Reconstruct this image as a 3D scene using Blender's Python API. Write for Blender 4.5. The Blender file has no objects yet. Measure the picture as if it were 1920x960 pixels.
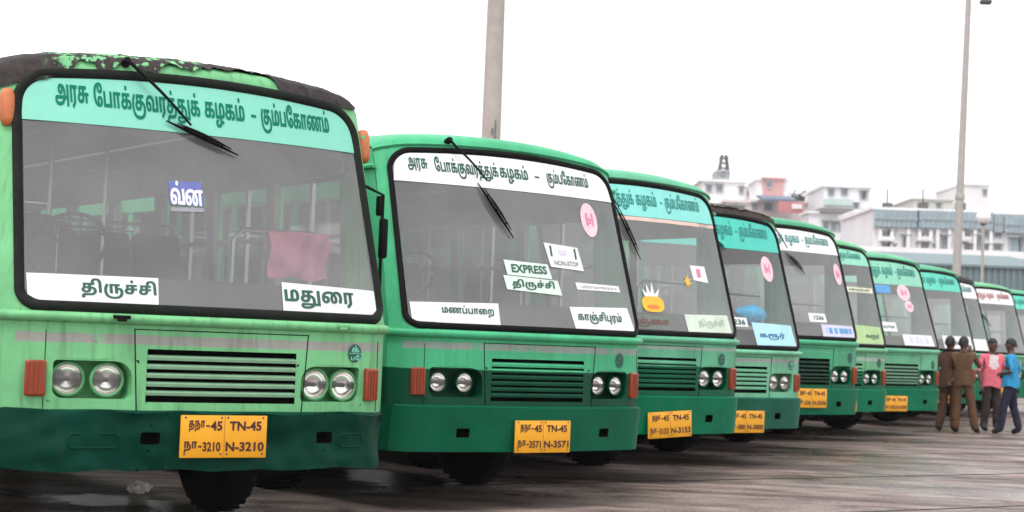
import bpy, bmesh, math, random
from mathutils import Vector, Matrix, noise
from mathutils.geometry import delaunay_2d_cdt
random.seed(7)
C = bpy.context.scene.collection
R = math.radians
# ------------------------------------------------------------------ camera
F_PX, PITCH, ROLL, CAM_H = 3304.3, 0.0486, 0.0379, 1.2868      # measured in the 1920 px wide photograph
cam = bpy.data.cameras.new('camera'); cam_o = bpy.data.objects.new('camera', cam); C.objects.link(cam_o)
cam.sensor_width = 36; cam.lens = F_PX/1920*36; cam.clip_start = .1; cam.clip_end = 6000
cam.dof.use_dof = True; cam.dof.focus_distance = 12.0; cam.dof.aperture_fstop = 3.6
_f = Vector((0, math.cos(PITCH), math.sin(PITCH))); _r = Vector((1, 0, 0)); _u = _r.cross(_f)
cR = _r*math.cos(ROLL) + _u*math.sin(ROLL); cU = _u*math.cos(ROLL) - _r*math.sin(ROLL)
M = Matrix((cR, cU, -_f)).transposed().to_4x4(); M.translation = Vector((0, 0, CAM_H)); cam_o.matrix_world = M
bpy.context.scene.camera = cam_o
def at(px, py, D):
    """real position at depth D (metres along +Y) seen at a pixel of the photograph"""
    d = _f*F_PX + cR*(px-960) - cU*(py-480)
    k = D/d.y
    return Vector((d.x*k, D, CAM_H + d.z*k))
# ------------------------------------------------------------------ sky, sun, exposure
w = bpy.data.worlds.new('World'); bpy.context.scene.world = w; w.use_nodes = True
nt = w.node_tree; nt.nodes.clear()
SUN_EL, SUN_AZ = R(62), R(200)
sky = nt.nodes.new('ShaderNodeTexSky'); sky.sky_type = 'NISHITA'; sky.sun_disc = False
sky.sun_elevation = SUN_EL; sky.sun_rotation = SUN_AZ; sky.dust_density = 4; sky.air_density = 1.5
hsv = nt.nodes.new('ShaderNodeHueSaturation'); hsv.inputs['Saturation'].default_value = .06
mx = nt.nodes.new('ShaderNodeMix'); mx.data_type = 'RGBA'; mx.inputs[0].default_value = .55
mx.inputs[7].default_value = (14.5, 14.5, 14.9, 1)              # even overcast veil over the sky
bg = nt.nodes.new('ShaderNodeBackground'); bg.inputs[1].default_value = .15
ow = nt.nodes.new('ShaderNodeOutputWorld')
nt.links.new(sky.outputs[0], hsv.inputs['Color']); nt.links.new(hsv.outputs[0], mx.inputs[6])
nt.links.new(mx.outputs[2], bg.inputs[0]); nt.links.new(bg.outputs[0], ow.inputs[0])
sl = bpy.data.lights.new('sun', 'SUN'); sl.energy = 1.3; sl.angle = R(14); sl.color = (1, .96, .9)
so = bpy.data.objects.new('sun', sl); C.objects.link(so)
so.rotation_euler = Vector((math.sin(SUN_AZ)*math.cos(SUN_EL), math.cos(SUN_AZ)*math.cos(SUN_EL), math.sin(SUN_EL))).to_track_quat('Z', 'Y').to_euler()
vs = bpy.context.scene.view_settings
vs.view_transform = 'Standard'; vs.look = 'None'; vs.gamma = 1; vs.exposure = 0; vs.use_curve_mapping = False
# ------------------------------------------------------------------ Tamil letter outlines (units of 1/200 em)
GL={
'அ':(216,['66,-29 53,-28 42,-26 32,-23 24,-19 17,-14 12,-9 8,-2 5,5 5,13 5,18 6,22 7,25 9,29 12,32 15,34 18,35 20,36 23,37 26,38 29,39 33,39 37,39 41,39 46,39 176,39 175,16 47,16 45,16 44,16 42,16 41,16 40,16 39,15 38,15 36,13 36,12 35,10 36,5 39,2 43,-1 49,-3 57,-5 67,-5 68,-5 79,-5 88,-4 97,-1 104,2 110,5 115,10 119,15 123,20 125,26 126,34 127,36 127,39 127,41 127,43 127,46 127,48 127,55 126,62 125,69 123,75 121,80 117,85 113,89 108,92 102,93 101,94 100,94 98,94 97,94 95,94 93,94 90,94 87,93 85,93 82,92 80,90 78,88 77,86 76,83 76,80 76,76 77,73 78,71 80,69 82,68 85,68 88,68 90,69 92,71 93,73 94,76 94,81 94,85 93,90 91,95 89,99 86,103 83,106 102,112 105,110 107,106 110,103 112,99 114,95 115,91 117,86 117,82 118,77 117,73 117,69 116,65 115,61 113,58 110,55 108,52 104,50 100,48 95,47 90,46 83,46 77,46 71,47 65,49 60,52 56,56 52,60 50,66 48,72 48,79 48,87 50,94 54,100 58,105 64,109 70,112 78,114 86,115 94,116 104,115 114,113 122,110 130,106 136,102 142,96 147,89 151,82 154,74 156,66 157,58 157,49 157,46 157,43 157,41 157,38 156,35 156,33 155,24 151,13 145,4 138,-4 130,-12 120,-18 109,-23 97,-26 83,-28 68,-29', '172,-31 172,113 204,113 204,-31']),
'ர':(124,['59,-43 37,-24 66,7 66,90 44,90 44,0 13,0 13,113 120,113 120,90 98,90 98,0']),
'சு':(172,['54,-2 44,-2 36,-1 28,2 22,5 16,9 12,14 9,19 7,26 7,33 7,40 9,47 13,53 18,58 24,62 33,65 42,68 54,70 67,70 168,70 168,48 62,48 58,48 54,48 50,47 47,47 45,46 42,44 41,43 40,42 39,40 38,38 38,36 37,34 38,30 39,27 42,24 45,22 49,21 54,21 58,21 62,22 65,23 67,25 70,28 72,31 73,35 74,40 74,45 74,90 51,90 51,60 23,57 23,113 137,113 137,90 105,90 105,50 104,41 104,33 102,26 100,21 97,16 94,11 89,7 84,3 77,1 70,-1 62,-2', '119,0 119,55 150,53 150,0']),
'ே':(140,['84,-2 74,-2 63,0 54,3 45,7 37,13 29,19 23,27 18,36 14,46 10,58 9,70 8,84 9,97 11,109 14,121 18,131 24,140 30,148 38,155 46,160 56,165 66,168 76,170 87,170 97,170 106,168 114,165 120,162 126,157 130,152 133,145 135,138 136,129 135,123 134,117 132,111 128,106 124,101 119,98 113,95 106,93 97,93 90,93 83,95 77,97 72,100 68,104 65,109 62,115 61,121 61,127 61,132 62,137 63,141 64,145 66,149 68,152 94,153 92,150 90,147 88,143 87,139 86,135 86,130 86,125 87,121 89,119 91,117 94,115 97,115 100,116 102,117 104,119 105,122 106,126 106,130 106,132 106,135 105,138 104,141 102,143 100,145 97,147 94,148 89,148 88,148 87,148 85,148 83,147 81,147 78,147 73,146 69,144 64,142 60,139 55,135 51,130 48,124 45,118 42,110 40,102 39,93 38,84 39,73 40,64 42,55 45,48 48,42 51,36 55,32 60,28 64,25 69,23 74,21 79,21 81,21 82,20 84,20 85,20 87,20 88,20 92,20 95,21 98,23 100,25 102,27 103,30 104,33 104,36 104,39 104,43 103,46 102,49 100,52 98,53 94,54 92,53 89,52 87,50 85,47 84,43 84,39 84,34 85,29 86,25 88,21 90,18 92,15 66,16 64,19 62,23 61,27 60,31 59,36 59,42 59,48 60,54 63,59 66,64 70,68 75,71 80,74 87,76 95,76 104,76 111,74 117,71 123,67 127,62 130,57 132,51 133,45 134,39 133,31 131,24 128,17 124,12 119,7 112,3 104,0 95,-2']),
'ப':(146,['13,0 13,113 44,113 44,24 101,24 101,113 133,113 133,0']),
'ா':(124,['13,0 13,113 120,113 120,90 98,90 98,0 66,0 66,90 44,90 44,0']),
'க்':(165,['53,-2 44,-2 36,-1 28,2 22,5 16,9 12,14 9,19 7,26 7,33 7,40 9,47 13,53 18,58 24,62 33,65 42,68 54,70 67,70 104,70 111,70 117,70 122,69 127,68 132,67 136,66 139,64 143,62 146,60 150,57 153,53 155,49 157,44 158,38 158,33 157,22 154,14 149,7 142,2 133,-1 122,-2 118,-2 115,-2 111,-2 108,-1 105,-1 102,0 106,22 108,22 109,22 111,22 112,21 114,21 115,21 119,22 122,23 125,24 127,27 128,30 128,34 128,37 128,39 126,41 125,43 123,44 121,46 118,46 115,47 112,48 109,48 105,48 101,48 62,48 58,48 54,48 50,47 47,47 45,46 42,44 41,43 40,42 39,40 38,38 38,36 37,34 38,30 39,27 42,24 45,22 49,21 54,21 58,21 62,22 65,23 67,25 70,28 72,31 73,35 74,40 74,45 74,90 51,90 51,60 23,57 23,113 136,113 136,90 105,90 105,50 105,41 104,33 102,26 100,21 97,16 94,11 89,7 84,3 78,1 70,-1 62,-2', '86,132 81,133 77,134 74,137 71,141 69,145 69,150 69,155 71,159 74,163 77,165 81,167 86,167 90,167 94,165 98,163 101,159 102,155 103,150 102,145 101,141 98,137 94,134 90,133']),
'கு':(214,['102,-2 92,-2 84,-1 77,2 70,5 65,9 61,14 58,19 56,26 55,33 56,40 58,47 61,53 66,58 73,62 81,65 91,68 102,70 115,70 138,70 150,70 161,68 170,65 178,62 185,57 191,52 197,46 201,39 204,32 206,25 207,17 208,9 207,-1 205,-11 203,-19 199,-27 194,-34 188,-40 182,-45 175,-50 167,-54 159,-57 150,-60 141,-62 132,-63 122,-64 113,-64 108,-64 94,-64 80,-62 69,-59 58,-55 48,-50 40,-44 33,-38 27,-31 22,-23 18,-15 14,-7 12,2 10,11 9,19 9,28 9,31 9,43 10,54 12,64 15,74 18,83 22,92 25,100 29,108 34,116 60,102 56,95 52,88 49,80 46,73 43,65 41,57 40,49 39,41 39,32 39,29 39,19 40,10 43,1 46,-7 50,-14 55,-20 61,-26 68,-31 77,-35 86,-38 97,-39 109,-40 112,-40 121,-40 130,-39 138,-37 145,-35 152,-32 158,-28 163,-24 168,-19 171,-13 174,-6 175,1 176,9 175,18 173,26 170,32 166,37 161,41 155,44 149,46 142,48 134,48 111,48 106,48 102,48 99,47 96,47 93,46 91,44 89,43 88,42 87,40 86,38 86,36 86,34 86,30 88,27 90,24 94,22 98,21 103,21 106,21 110,22 113,23 116,25 118,28 120,31 121,35 122,40 122,45 122,90 100,90 100,58 71,55 71,113 185,113 185,90 153,90 153,50 153,41 152,33 151,26 149,21 146,16 142,11 138,7 132,3 126,1 119,-1 111,-2']),
'வ':(203,['49,-2 41,-2 33,0 26,3 21,8 16,14 12,21 9,29 8,38 7,49 8,63 11,75 16,86 22,95 30,103 39,108 49,112 60,115 72,116 82,115 92,114 100,111 108,108 114,103 120,98 124,93 128,86 131,80 132,72 134,65 134,57 134,52 133,46 132,40 131,34 130,29 128,24 158,24 158,113 190,113 190,0 98,0 95,18 97,22 99,27 100,33 101,40 102,46 102,53 102,61 101,69 98,75 95,80 92,84 87,88 82,90 77,91 70,92 63,91 57,89 51,86 46,82 43,77 39,70 37,63 36,55 35,45 35,40 36,35 37,31 38,28 39,25 41,23 43,21 45,21 48,20 50,20 52,21 54,22 55,23 56,24 57,26 58,28 58,31 58,34 58,39 57,42 55,45 52,47 50,48 47,48 43,48 39,46 36,44 33,42 29,38 26,35 21,54 26,58 31,62 36,65 42,68 48,70 55,70 64,69 72,66 79,61 84,54 87,45 88,35 87,27 86,21 84,15 80,10 76,6 71,2 65,0 57,-2']),
'த்':(165,['53,-2 44,-2 36,-1 28,2 22,5 16,9 12,14 9,19 7,26 7,33 7,40 9,47 13,53 18,58 24,62 33,65 42,68 54,70 67,70 94,70 107,69 118,68 129,65 138,61 145,55 151,48 155,40 158,31 158,20 158,10 156,2 153,-5 149,-11 144,-17 138,-22 134,-24 129,-27 124,-29 118,-31 112,-32 105,-33 98,-34 90,-34 82,-34 67,-34 60,-35 55,-35 52,-35 49,-36 46,-37 44,-39 43,-40 41,-42 40,-44 39,-47 39,-50 38,-53 38,-55 38,-56 39,-58 39,-60 39,-61 39,-63 8,-64 8,-61 7,-58 7,-56 7,-53 7,-50 7,-47 7,-40 8,-35 10,-30 13,-25 16,-22 20,-18 23,-17 26,-15 29,-14 32,-13 36,-12 41,-12 46,-11 52,-11 59,-11 76,-11 84,-11 91,-11 96,-10 102,-9 106,-8 110,-7 113,-5 116,-3 119,-1 122,2 124,5 125,8 126,12 127,17 127,21 127,26 126,30 125,34 123,37 121,39 118,42 115,44 111,45 107,47 103,47 98,48 93,48 62,48 58,48 54,48 50,47 47,47 45,46 42,44 41,43 40,42 39,40 38,38 38,36 37,34 38,30 39,27 42,24 45,22 49,21 54,21 58,21 62,22 65,23 67,25 70,28 72,31 73,35 74,40 74,45 74,90 51,90 51,60 23,57 23,113 137,113 137,90 105,90 105,50 105,41 104,33 102,26 100,21 97,16 94,11 89,7 84,3 78,1 70,-1 62,-2', '86,132 81,133 77,134 74,137 71,141 70,145 69,150 70,155 71,159 74,163 77,165 81,167 86,167 91,167 95,165 98,163 101,159 102,155 103,150 102,145 101,141 98,137 95,134 91,133']),
'து':(218,['53,-2 44,-2 36,-1 28,2 22,5 16,9 12,14 9,19 7,26 7,33 7,40 9,47 13,53 18,58 24,62 33,65 42,68 54,70 67,70 93,70 101,70 109,69 117,67 124,65 131,62 137,58 143,53 148,47 152,40 155,32 157,22 158,12 157,5 157,0 156,-6 154,-12 152,-17 150,-22 149,-28 144,-36 138,-42 131,-48 122,-53 113,-57 102,-60 91,-62 78,-64 64,-64 61,-64 50,-64 40,-63 31,-60 23,-57 17,-54 12,-49 8,-44 6,-38 5,-31 5,-28 6,-25 7,-22 8,-20 10,-18 12,-16 14,-15 17,-13 20,-12 24,-12 29,-11 36,-11 184,-11 200,-34 128,-34 119,-31 40,-31 38,-32 36,-32 35,-32 35,-33 34,-33 34,-35 35,-37 37,-39 40,-41 45,-42 52,-43 61,-43 65,-43 74,-43 82,-42 89,-41 95,-40 100,-38 105,-36 110,-33 114,-30 118,-26 119,-19 121,-16 122,-13 124,-10 125,-7 126,-3 126,0 127,4 127,8 127,12 126,20 125,27 122,33 119,38 114,42 109,45 102,47 95,48 87,48 62,48 58,48 54,48 50,47 47,47 45,46 42,44 41,43 40,42 39,40 38,38 38,36 37,34 38,30 39,27 42,24 45,22 49,21 54,21 58,21 62,22 65,23 67,25 70,28 72,31 73,35 74,40 74,45 74,90 51,90 51,60 23,57 23,113 136,113 136,90 105,90 105,50 105,41 104,33 102,26 100,21 97,16 94,11 89,7 84,3 78,1 70,-1 62,-2', '174,-34 174,113 206,113 206,-34']),
'க':(165,['53,-2 44,-2 36,-1 28,2 22,5 16,9 12,14 9,19 7,26 7,33 7,40 9,47 13,53 18,58 24,62 33,65 42,68 54,70 67,70 104,70 111,70 117,70 122,69 127,68 132,67 136,66 139,64 143,62 146,60 150,57 153,53 155,49 157,44 158,38 158,33 157,22 154,14 149,7 142,2 133,-1 122,-2 118,-2 115,-2 111,-2 108,-1 105,-1 102,0 106,22 108,22 109,22 111,22 112,21 114,21 115,21 119,22 122,23 125,24 127,27 128,30 128,34 128,37 128,39 126,41 125,43 123,44 121,46 118,46 115,47 112,48 109,48 105,48 101,48 62,48 58,48 54,48 50,47 47,47 45,46 42,44 41,43 40,42 39,40 38,38 38,36 37,34 38,30 39,27 42,24 45,22 49,21 54,21 58,21 62,22 65,23 67,25 70,28 72,31 73,35 74,40 74,45 74,90 51,90 51,60 23,57 23,113 136,113 136,90 105,90 105,50 105,41 104,33 102,26 100,21 97,16 94,11 89,7 84,3 78,1 70,-1 62,-2']),
'ழ':(165,['109,116 120,115 130,112 137,108 144,102 149,95 153,86 156,77 157,66 158,55 157,44 156,35 154,28 151,21 147,15 142,10 139,8 135,6 131,4 127,3 123,2 118,1 112,0 106,0 99,0 13,0 13,113 44,113 44,24 70,24 70,74 71,82 72,88 73,94 75,99 78,103 82,107 85,109 89,112 93,113 98,115 104,115', '112,92 110,92 109,92 108,92 107,91 106,90 105,90 104,88 104,87 103,85 103,82 102,79 102,74 102,24 105,24 110,24 114,25 117,26 120,29 122,32 124,36 125,41 126,47 126,55 126,62 126,68 125,74 124,79 122,84 120,87 118,90 115,92', '42,-7 44,-7 46,-7 49,-7 51,-8 54,-8 56,-8 54,-29 53,-29 52,-29 50,-29 49,-29 48,-29 46,-29 44,-29 41,-30 40,-30 38,-32 38,-33 37,-35 38,-36 38,-37 39,-39 40,-39 41,-40 43,-41 45,-41 47,-41 50,-41 52,-41 56,-41 60,-41 64,-40 67,-38 70,-36 72,-34 74,-32 76,-29 78,-26 79,-24 80,-23 82,-21 84,-20 87,-18 90,-17 93,-16 97,-16 101,-15 121,-21 117,-23 114,-25 111,-27 109,-29 107,-32 106,-34 102,-41 98,-47 93,-52 88,-56 82,-59 76,-61 69,-63 62,-64 53,-64 50,-64 43,-64 37,-63 31,-62 26,-60 21,-58 17,-55 15,-53 12,-50 10,-47 9,-43 8,-39 8,-34 9,-27 11,-20 16,-15 23,-10 31,-8', '100,-37 98,-35 93,-34 89,-32 84,-29 81,-26 77,-22 75,-18 73,-13 71,-7 71,0 101,1 101,-2 102,-4 102,-6 103,-8 104,-10 106,-11 107,-12 109,-13 111,-14 114,-14 117,-14 121,-14 136,-14 136,-37']),
'ம்':(165,['109,116 120,115 129,112 137,108 144,102 149,95 153,86 156,77 157,66 158,55 157,44 156,35 154,28 151,21 147,15 142,10 139,8 135,6 131,4 127,3 123,2 118,1 112,0 106,0 99,0 13,0 13,113 44,113 44,24 70,24 70,74 71,82 72,88 73,94 75,99 78,103 82,107 85,109 89,112 93,113 98,115 104,115', '112,92 110,92 109,92 108,92 107,91 106,90 105,90 104,88 104,87 103,85 103,82 102,79 102,74 102,24 105,24 110,24 114,25 117,26 120,29 122,32 124,36 125,41 126,47 126,55 126,62 126,68 125,74 124,79 122,84 120,87 118,90 115,92', '83,132 78,133 74,134 70,137 68,141 66,145 66,150 66,155 68,159 70,163 74,165 78,167 82,167 87,167 91,165 95,163 97,159 99,155 99,150 99,145 97,141 95,137 91,134 87,133']),
'ண':(325,['49,-2 41,-2 33,0 26,3 21,8 16,14 12,21 9,29 8,38 7,49 8,62 11,74 16,84 23,93 32,101 43,107 55,112 68,115 83,116 90,115 97,115 103,114 109,113 114,111 120,109 126,107 131,103 137,100 142,93 150,86 157,78 162,69 166,60 169,49 170,38 169,29 168,22 165,15 162,10 158,5 153,2 147,0 140,-2 132,-2 125,-2 118,0 112,3 107,6 103,11 99,17 97,23 96,31 95,39 95,46 96,53 98,60 100,66 103,72 106,78 110,83 114,89 119,94 124,100 131,105 139,109 147,112 155,114 164,115 174,116 180,115 186,115 192,114 197,113 203,111 208,109 213,107 218,103 223,100 228,95 233,90 238,84 242,78 245,73 248,66 250,60 252,53 253,46 253,38 253,29 251,22 249,15 246,10 242,5 236,2 230,0 224,-2 216,-2 208,-2 202,0 196,3 191,6 186,11 183,17 181,23 179,31 179,39 179,46 180,53 182,60 184,66 187,72 191,77 195,83 199,88 204,92 211,99 216,102 220,105 225,107 231,109 237,110 244,112 252,113 261,113 271,113 321,113 321,90 299,90 299,0 268,0 268,90 264,90 259,90 254,89 250,89 246,88 242,88 239,87 236,86 233,85 231,83 229,82 226,80 224,78 220,75 217,72 215,68 212,64 211,59 209,54 208,49 208,44 207,38 208,32 209,28 210,24 212,22 214,21 216,20 218,21 220,21 221,22 222,24 223,26 224,28 224,31 225,35 225,39 224,44 224,49 223,55 221,60 220,64 217,69 214,73 211,77 207,80 202,84 197,87 192,89 186,91 180,92 173,92 166,92 159,91 154,89 149,86 145,83 140,80 137,77 134,73 131,69 129,65 127,60 126,55 125,50 124,44 124,39 124,32 125,28 126,24 128,22 130,21 132,20 134,21 136,21 138,22 139,24 140,26 140,28 141,31 141,34 141,38 141,46 139,54 136,62 133,68 128,74 122,79 117,83 111,86 105,89 98,91 91,92 83,92 75,91 67,90 59,87 53,83 48,79 43,74 40,68 37,62 36,55 36,54 36,52 35,50 35,49 35,47 35,45 35,40 36,35 37,31 38,28 39,25 41,23 43,21 45,21 48,20 50,20 52,21 54,22 55,23 56,24 57,26 58,28 58,31 58,34 58,39 57,42 55,45 53,47 50,48 47,48 43,48 40,46 36,44 33,42 30,38 26,35 21,54 26,58 31,62 36,65 42,68 48,70 55,70 64,69 72,66 79,61 84,54 87,45 88,35 87,27 86,21 84,15 80,10 76,6 71,2 65,0 57,-2']),
'த':(165,['53,-2 44,-2 36,-1 28,2 22,5 16,9 12,14 9,19 7,26 7,33 7,40 9,47 13,53 18,58 24,62 33,65 42,68 54,70 67,70 94,70 107,69 118,68 129,65 138,61 145,55 151,48 155,40 158,31 158,20 158,10 156,2 153,-5 149,-11 144,-17 138,-22 134,-24 129,-27 124,-29 118,-31 112,-32 105,-33 98,-34 90,-34 82,-34 67,-34 60,-35 55,-35 52,-35 49,-36 46,-37 44,-39 43,-40 41,-42 40,-44 39,-47 39,-50 38,-53 38,-55 38,-56 39,-58 39,-60 39,-61 39,-63 8,-64 8,-61 7,-58 7,-56 7,-53 7,-50 7,-47 7,-40 8,-35 10,-30 13,-25 16,-22 20,-18 23,-17 26,-15 29,-14 32,-13 36,-12 41,-12 46,-11 52,-11 59,-11 76,-11 84,-11 91,-11 96,-10 102,-9 106,-8 110,-7 113,-5 116,-3 119,-1 122,2 124,5 125,8 126,12 127,17 127,21 127,26 126,30 125,34 123,37 121,39 118,42 115,44 111,45 107,47 103,47 98,48 93,48 62,48 58,48 54,48 50,47 47,47 45,46 42,44 41,43 40,42 39,40 38,38 38,36 37,34 38,30 39,27 42,24 45,22 49,21 54,21 58,21 62,22 65,23 67,25 70,28 72,31 73,35 74,40 74,45 74,90 51,90 51,60 23,57 23,113 137,113 137,90 105,90 105,50 105,41 104,33 102,26 100,21 97,16 94,11 89,7 84,3 78,1 70,-1 62,-2']),
'ி':(57,['-12,170 -4,170 4,169 11,167 17,164 22,161 27,157 30,154 34,149 36,145 39,140 41,133 42,126 43,118 44,108 44,97 44,0 13,0 13,92 12,100 12,107 12,113 11,119 10,125 9,129 8,134 6,137 3,141 1,142 -1,144 -3,145 -6,146 -9,147 -12,147 -16,147 -20,146 -23,144 -26,142 -28,140 -29,137 -30,134 -31,130 -31,127 -31,123 -30,119 -29,115 -28,111 -27,107 -25,103 -56,103 -58,106 -59,110 -60,114 -61,119 -61,123 -61,127 -61,135 -59,141 -57,147 -54,152 -50,156 -45,160 -40,163 -35,166 -30,168 -24,169 -18,170']),
'ரு':(210,['166,68 173,68 180,66 186,63 191,58 195,53 199,46 201,38 203,29 203,18 203,4 200,-9 196,-20 191,-30 184,-38 176,-45 167,-51 157,-56 146,-60 134,-62 122,-64 109,-64 107,-64 97,-64 87,-63 77,-61 68,-59 59,-55 50,-51 42,-46 35,-41 29,-34 23,-26 18,-17 14,-7 11,3 9,15 9,29 9,32 9,42 10,52 12,62 14,71 17,80 20,89 24,98 28,107 33,116 58,102 53,91 48,79 44,68 41,56 39,45 39,33 39,29 39,19 40,10 43,1 46,-7 50,-15 55,-21 61,-27 68,-31 76,-35 85,-38 96,-39 107,-40 110,-40 123,-39 134,-37 144,-34 153,-29 159,-22 165,-14 169,-5 171,5 172,17 171,23 171,29 170,33 169,37 167,40 165,42 162,44 160,45 157,45 154,45 152,44 150,43 147,42 145,40 142,38 140,60 144,63 148,64 152,66 156,67 161,68', '65,0 65,113 171,113 171,90 149,90 149,0 118,0 118,90 96,90 96,0']),
'ச்':(146,['53,-2 44,-2 36,-1 28,2 22,5 16,9 12,14 9,19 7,26 7,33 7,40 9,47 13,53 18,58 24,62 33,65 42,68 54,70 67,70 137,70 137,48 62,48 58,48 54,48 50,47 47,47 45,46 42,44 41,43 40,42 39,40 38,38 38,36 37,34 38,30 39,27 42,24 45,22 49,21 54,21 58,21 62,22 65,23 67,25 70,28 72,31 73,35 74,40 74,45 74,90 51,90 51,60 23,57 23,113 137,113 137,90 105,90 105,50 104,41 104,33 102,26 100,21 97,16 94,11 89,7 84,3 77,1 70,-1 62,-2', '86,132 81,133 77,134 74,137 71,141 69,145 69,150 69,155 71,159 74,163 77,165 81,167 86,167 90,167 94,165 98,163 101,159 102,155 103,150 102,145 101,141 98,137 94,134 90,133']),
'ச':(146,['53,-2 44,-2 36,-1 28,2 22,5 16,9 12,14 9,19 7,26 7,33 7,40 9,47 13,53 18,58 24,62 33,65 42,68 54,70 67,70 137,70 137,48 62,48 58,48 54,48 50,47 47,47 45,46 42,44 41,43 40,42 39,40 38,38 38,36 37,34 38,30 39,27 42,24 45,22 49,21 54,21 58,21 62,22 65,23 67,25 70,28 72,31 73,35 74,40 74,45 74,90 51,90 51,60 23,57 23,113 137,113 137,90 105,90 105,50 104,41 104,33 102,26 100,21 97,16 94,11 89,7 84,3 77,1 70,-1 62,-2']),
'ம':(165,['109,116 120,115 129,112 137,108 144,102 149,95 153,86 156,77 157,66 158,55 157,44 156,35 154,28 151,21 147,15 142,10 139,8 135,6 131,4 127,3 123,2 118,1 112,0 106,0 99,0 13,0 13,113 44,113 44,24 70,24 70,74 71,82 72,88 73,94 75,99 78,103 82,107 85,109 89,112 93,113 98,115 104,115', '112,92 110,92 109,92 108,92 107,91 106,90 105,90 104,88 104,87 103,85 103,82 102,79 102,74 102,24 105,24 110,24 114,25 117,26 120,29 122,32 124,36 125,41 126,47 126,55 126,62 126,68 125,74 124,79 122,84 120,87 118,90 115,92']),
'ை':(230,['49,-2 41,-2 33,0 27,3 21,8 16,14 12,21 9,29 8,38 7,49 8,62 11,74 16,84 23,93 32,101 43,107 55,112 68,115 83,116 90,115 97,115 103,114 109,113 115,111 120,109 126,107 131,103 137,100 143,94 150,86 157,79 163,70 167,60 169,49 170,38 169,29 168,22 165,15 162,10 158,5 153,2 147,0 140,-2 133,-2 125,-2 118,0 112,3 107,6 103,11 99,17 97,24 96,31 95,40 95,47 96,53 98,60 100,66 102,72 105,77 108,83 112,88 117,93 121,99 127,104 134,108 141,111 149,114 157,115 166,116 178,115 189,112 198,108 206,102 212,95 216,87 220,77 222,68 222,57 222,49 221,42 220,35 219,28 217,21 215,15 213,9 210,3 208,-2 180,10 183,16 185,22 187,29 189,37 190,45 190,54 190,62 189,69 187,75 184,80 181,85 177,88 173,90 168,91 163,92 158,92 153,91 149,89 145,87 142,84 139,81 136,77 133,73 130,69 128,64 127,59 125,54 125,49 124,43 124,38 124,32 125,28 126,24 128,22 130,21 132,20 134,21 136,21 138,22 139,24 140,26 140,28 141,31 141,35 141,38 141,47 139,54 136,62 133,68 128,74 122,79 117,83 111,86 105,89 98,91 91,92 83,92 75,91 67,90 59,87 53,83 48,79 43,74 40,68 37,62 36,55 36,54 36,52 35,51 35,49 35,47 35,45 35,39 36,35 37,31 38,27 39,25 41,23 43,21 45,21 48,20 50,20 52,21 54,22 55,23 56,24 57,26 58,28 58,31 58,34 58,39 57,42 55,45 53,47 50,48 47,48 43,48 40,46 36,44 33,42 30,38 26,35 21,54 26,58 31,62 36,65 42,68 48,70 55,70 64,69 72,66 79,61 84,54 87,45 88,35 87,27 86,21 84,15 80,10 76,6 71,2 65,0 57,-2']),
'ப்':(146,['13,0 13,113 44,113 44,24 101,24 101,113 133,113 133,0', '73,132 68,133 64,134 61,137 58,141 56,145 56,150 56,155 58,159 61,163 64,165 68,167 73,167 77,167 82,165 85,163 88,159 89,155 90,150 89,145 88,141 85,137 82,134 77,133']),
'ற':(175,['118,116 128,115 137,112 145,108 152,102 157,94 162,85 165,74 167,62 167,49 167,34 165,21 162,10 159,0 154,-9 148,-16 143,-20 138,-24 132,-27 126,-29 119,-31 111,-33 103,-34 94,-34 83,-34 66,-34 60,-35 55,-35 51,-35 49,-36 46,-37 44,-39 42,-40 41,-42 40,-44 39,-47 38,-50 38,-53 38,-55 38,-57 38,-58 38,-60 39,-61 39,-63 8,-64 7,-61 7,-58 7,-56 6,-53 6,-50 6,-47 7,-40 8,-35 10,-30 12,-25 16,-22 20,-18 22,-17 25,-15 28,-14 32,-13 36,-12 41,-12 46,-11 52,-11 59,-11 79,-11 88,-11 97,-10 105,-9 111,-7 117,-4 122,-1 126,4 130,10 132,17 134,26 135,36 135,47 135,57 134,66 133,73 131,79 128,84 126,88 122,90 119,92 115,92 112,92 110,92 108,91 106,90 105,89 103,87 102,85 100,82 99,79 99,75 98,70 98,65 98,0 66,0 66,66 66,72 66,77 66,81 65,84 64,86 63,88 62,89 61,90 60,91 59,92 57,92 55,92 54,92 52,92 51,91 50,91 49,90 48,89 46,86 45,84 45,81 44,77 44,72 44,66 44,0 12,0 12,66 12,73 13,79 14,85 15,90 16,94 18,98 20,101 23,104 25,107 29,110 32,112 36,114 41,115 46,115 51,116 57,115 63,114 68,113 72,110 76,107 79,103 83,99 85,94 88,88 76,90 80,95 83,99 87,104 91,107 95,110 100,113 105,114 111,115']),
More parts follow.
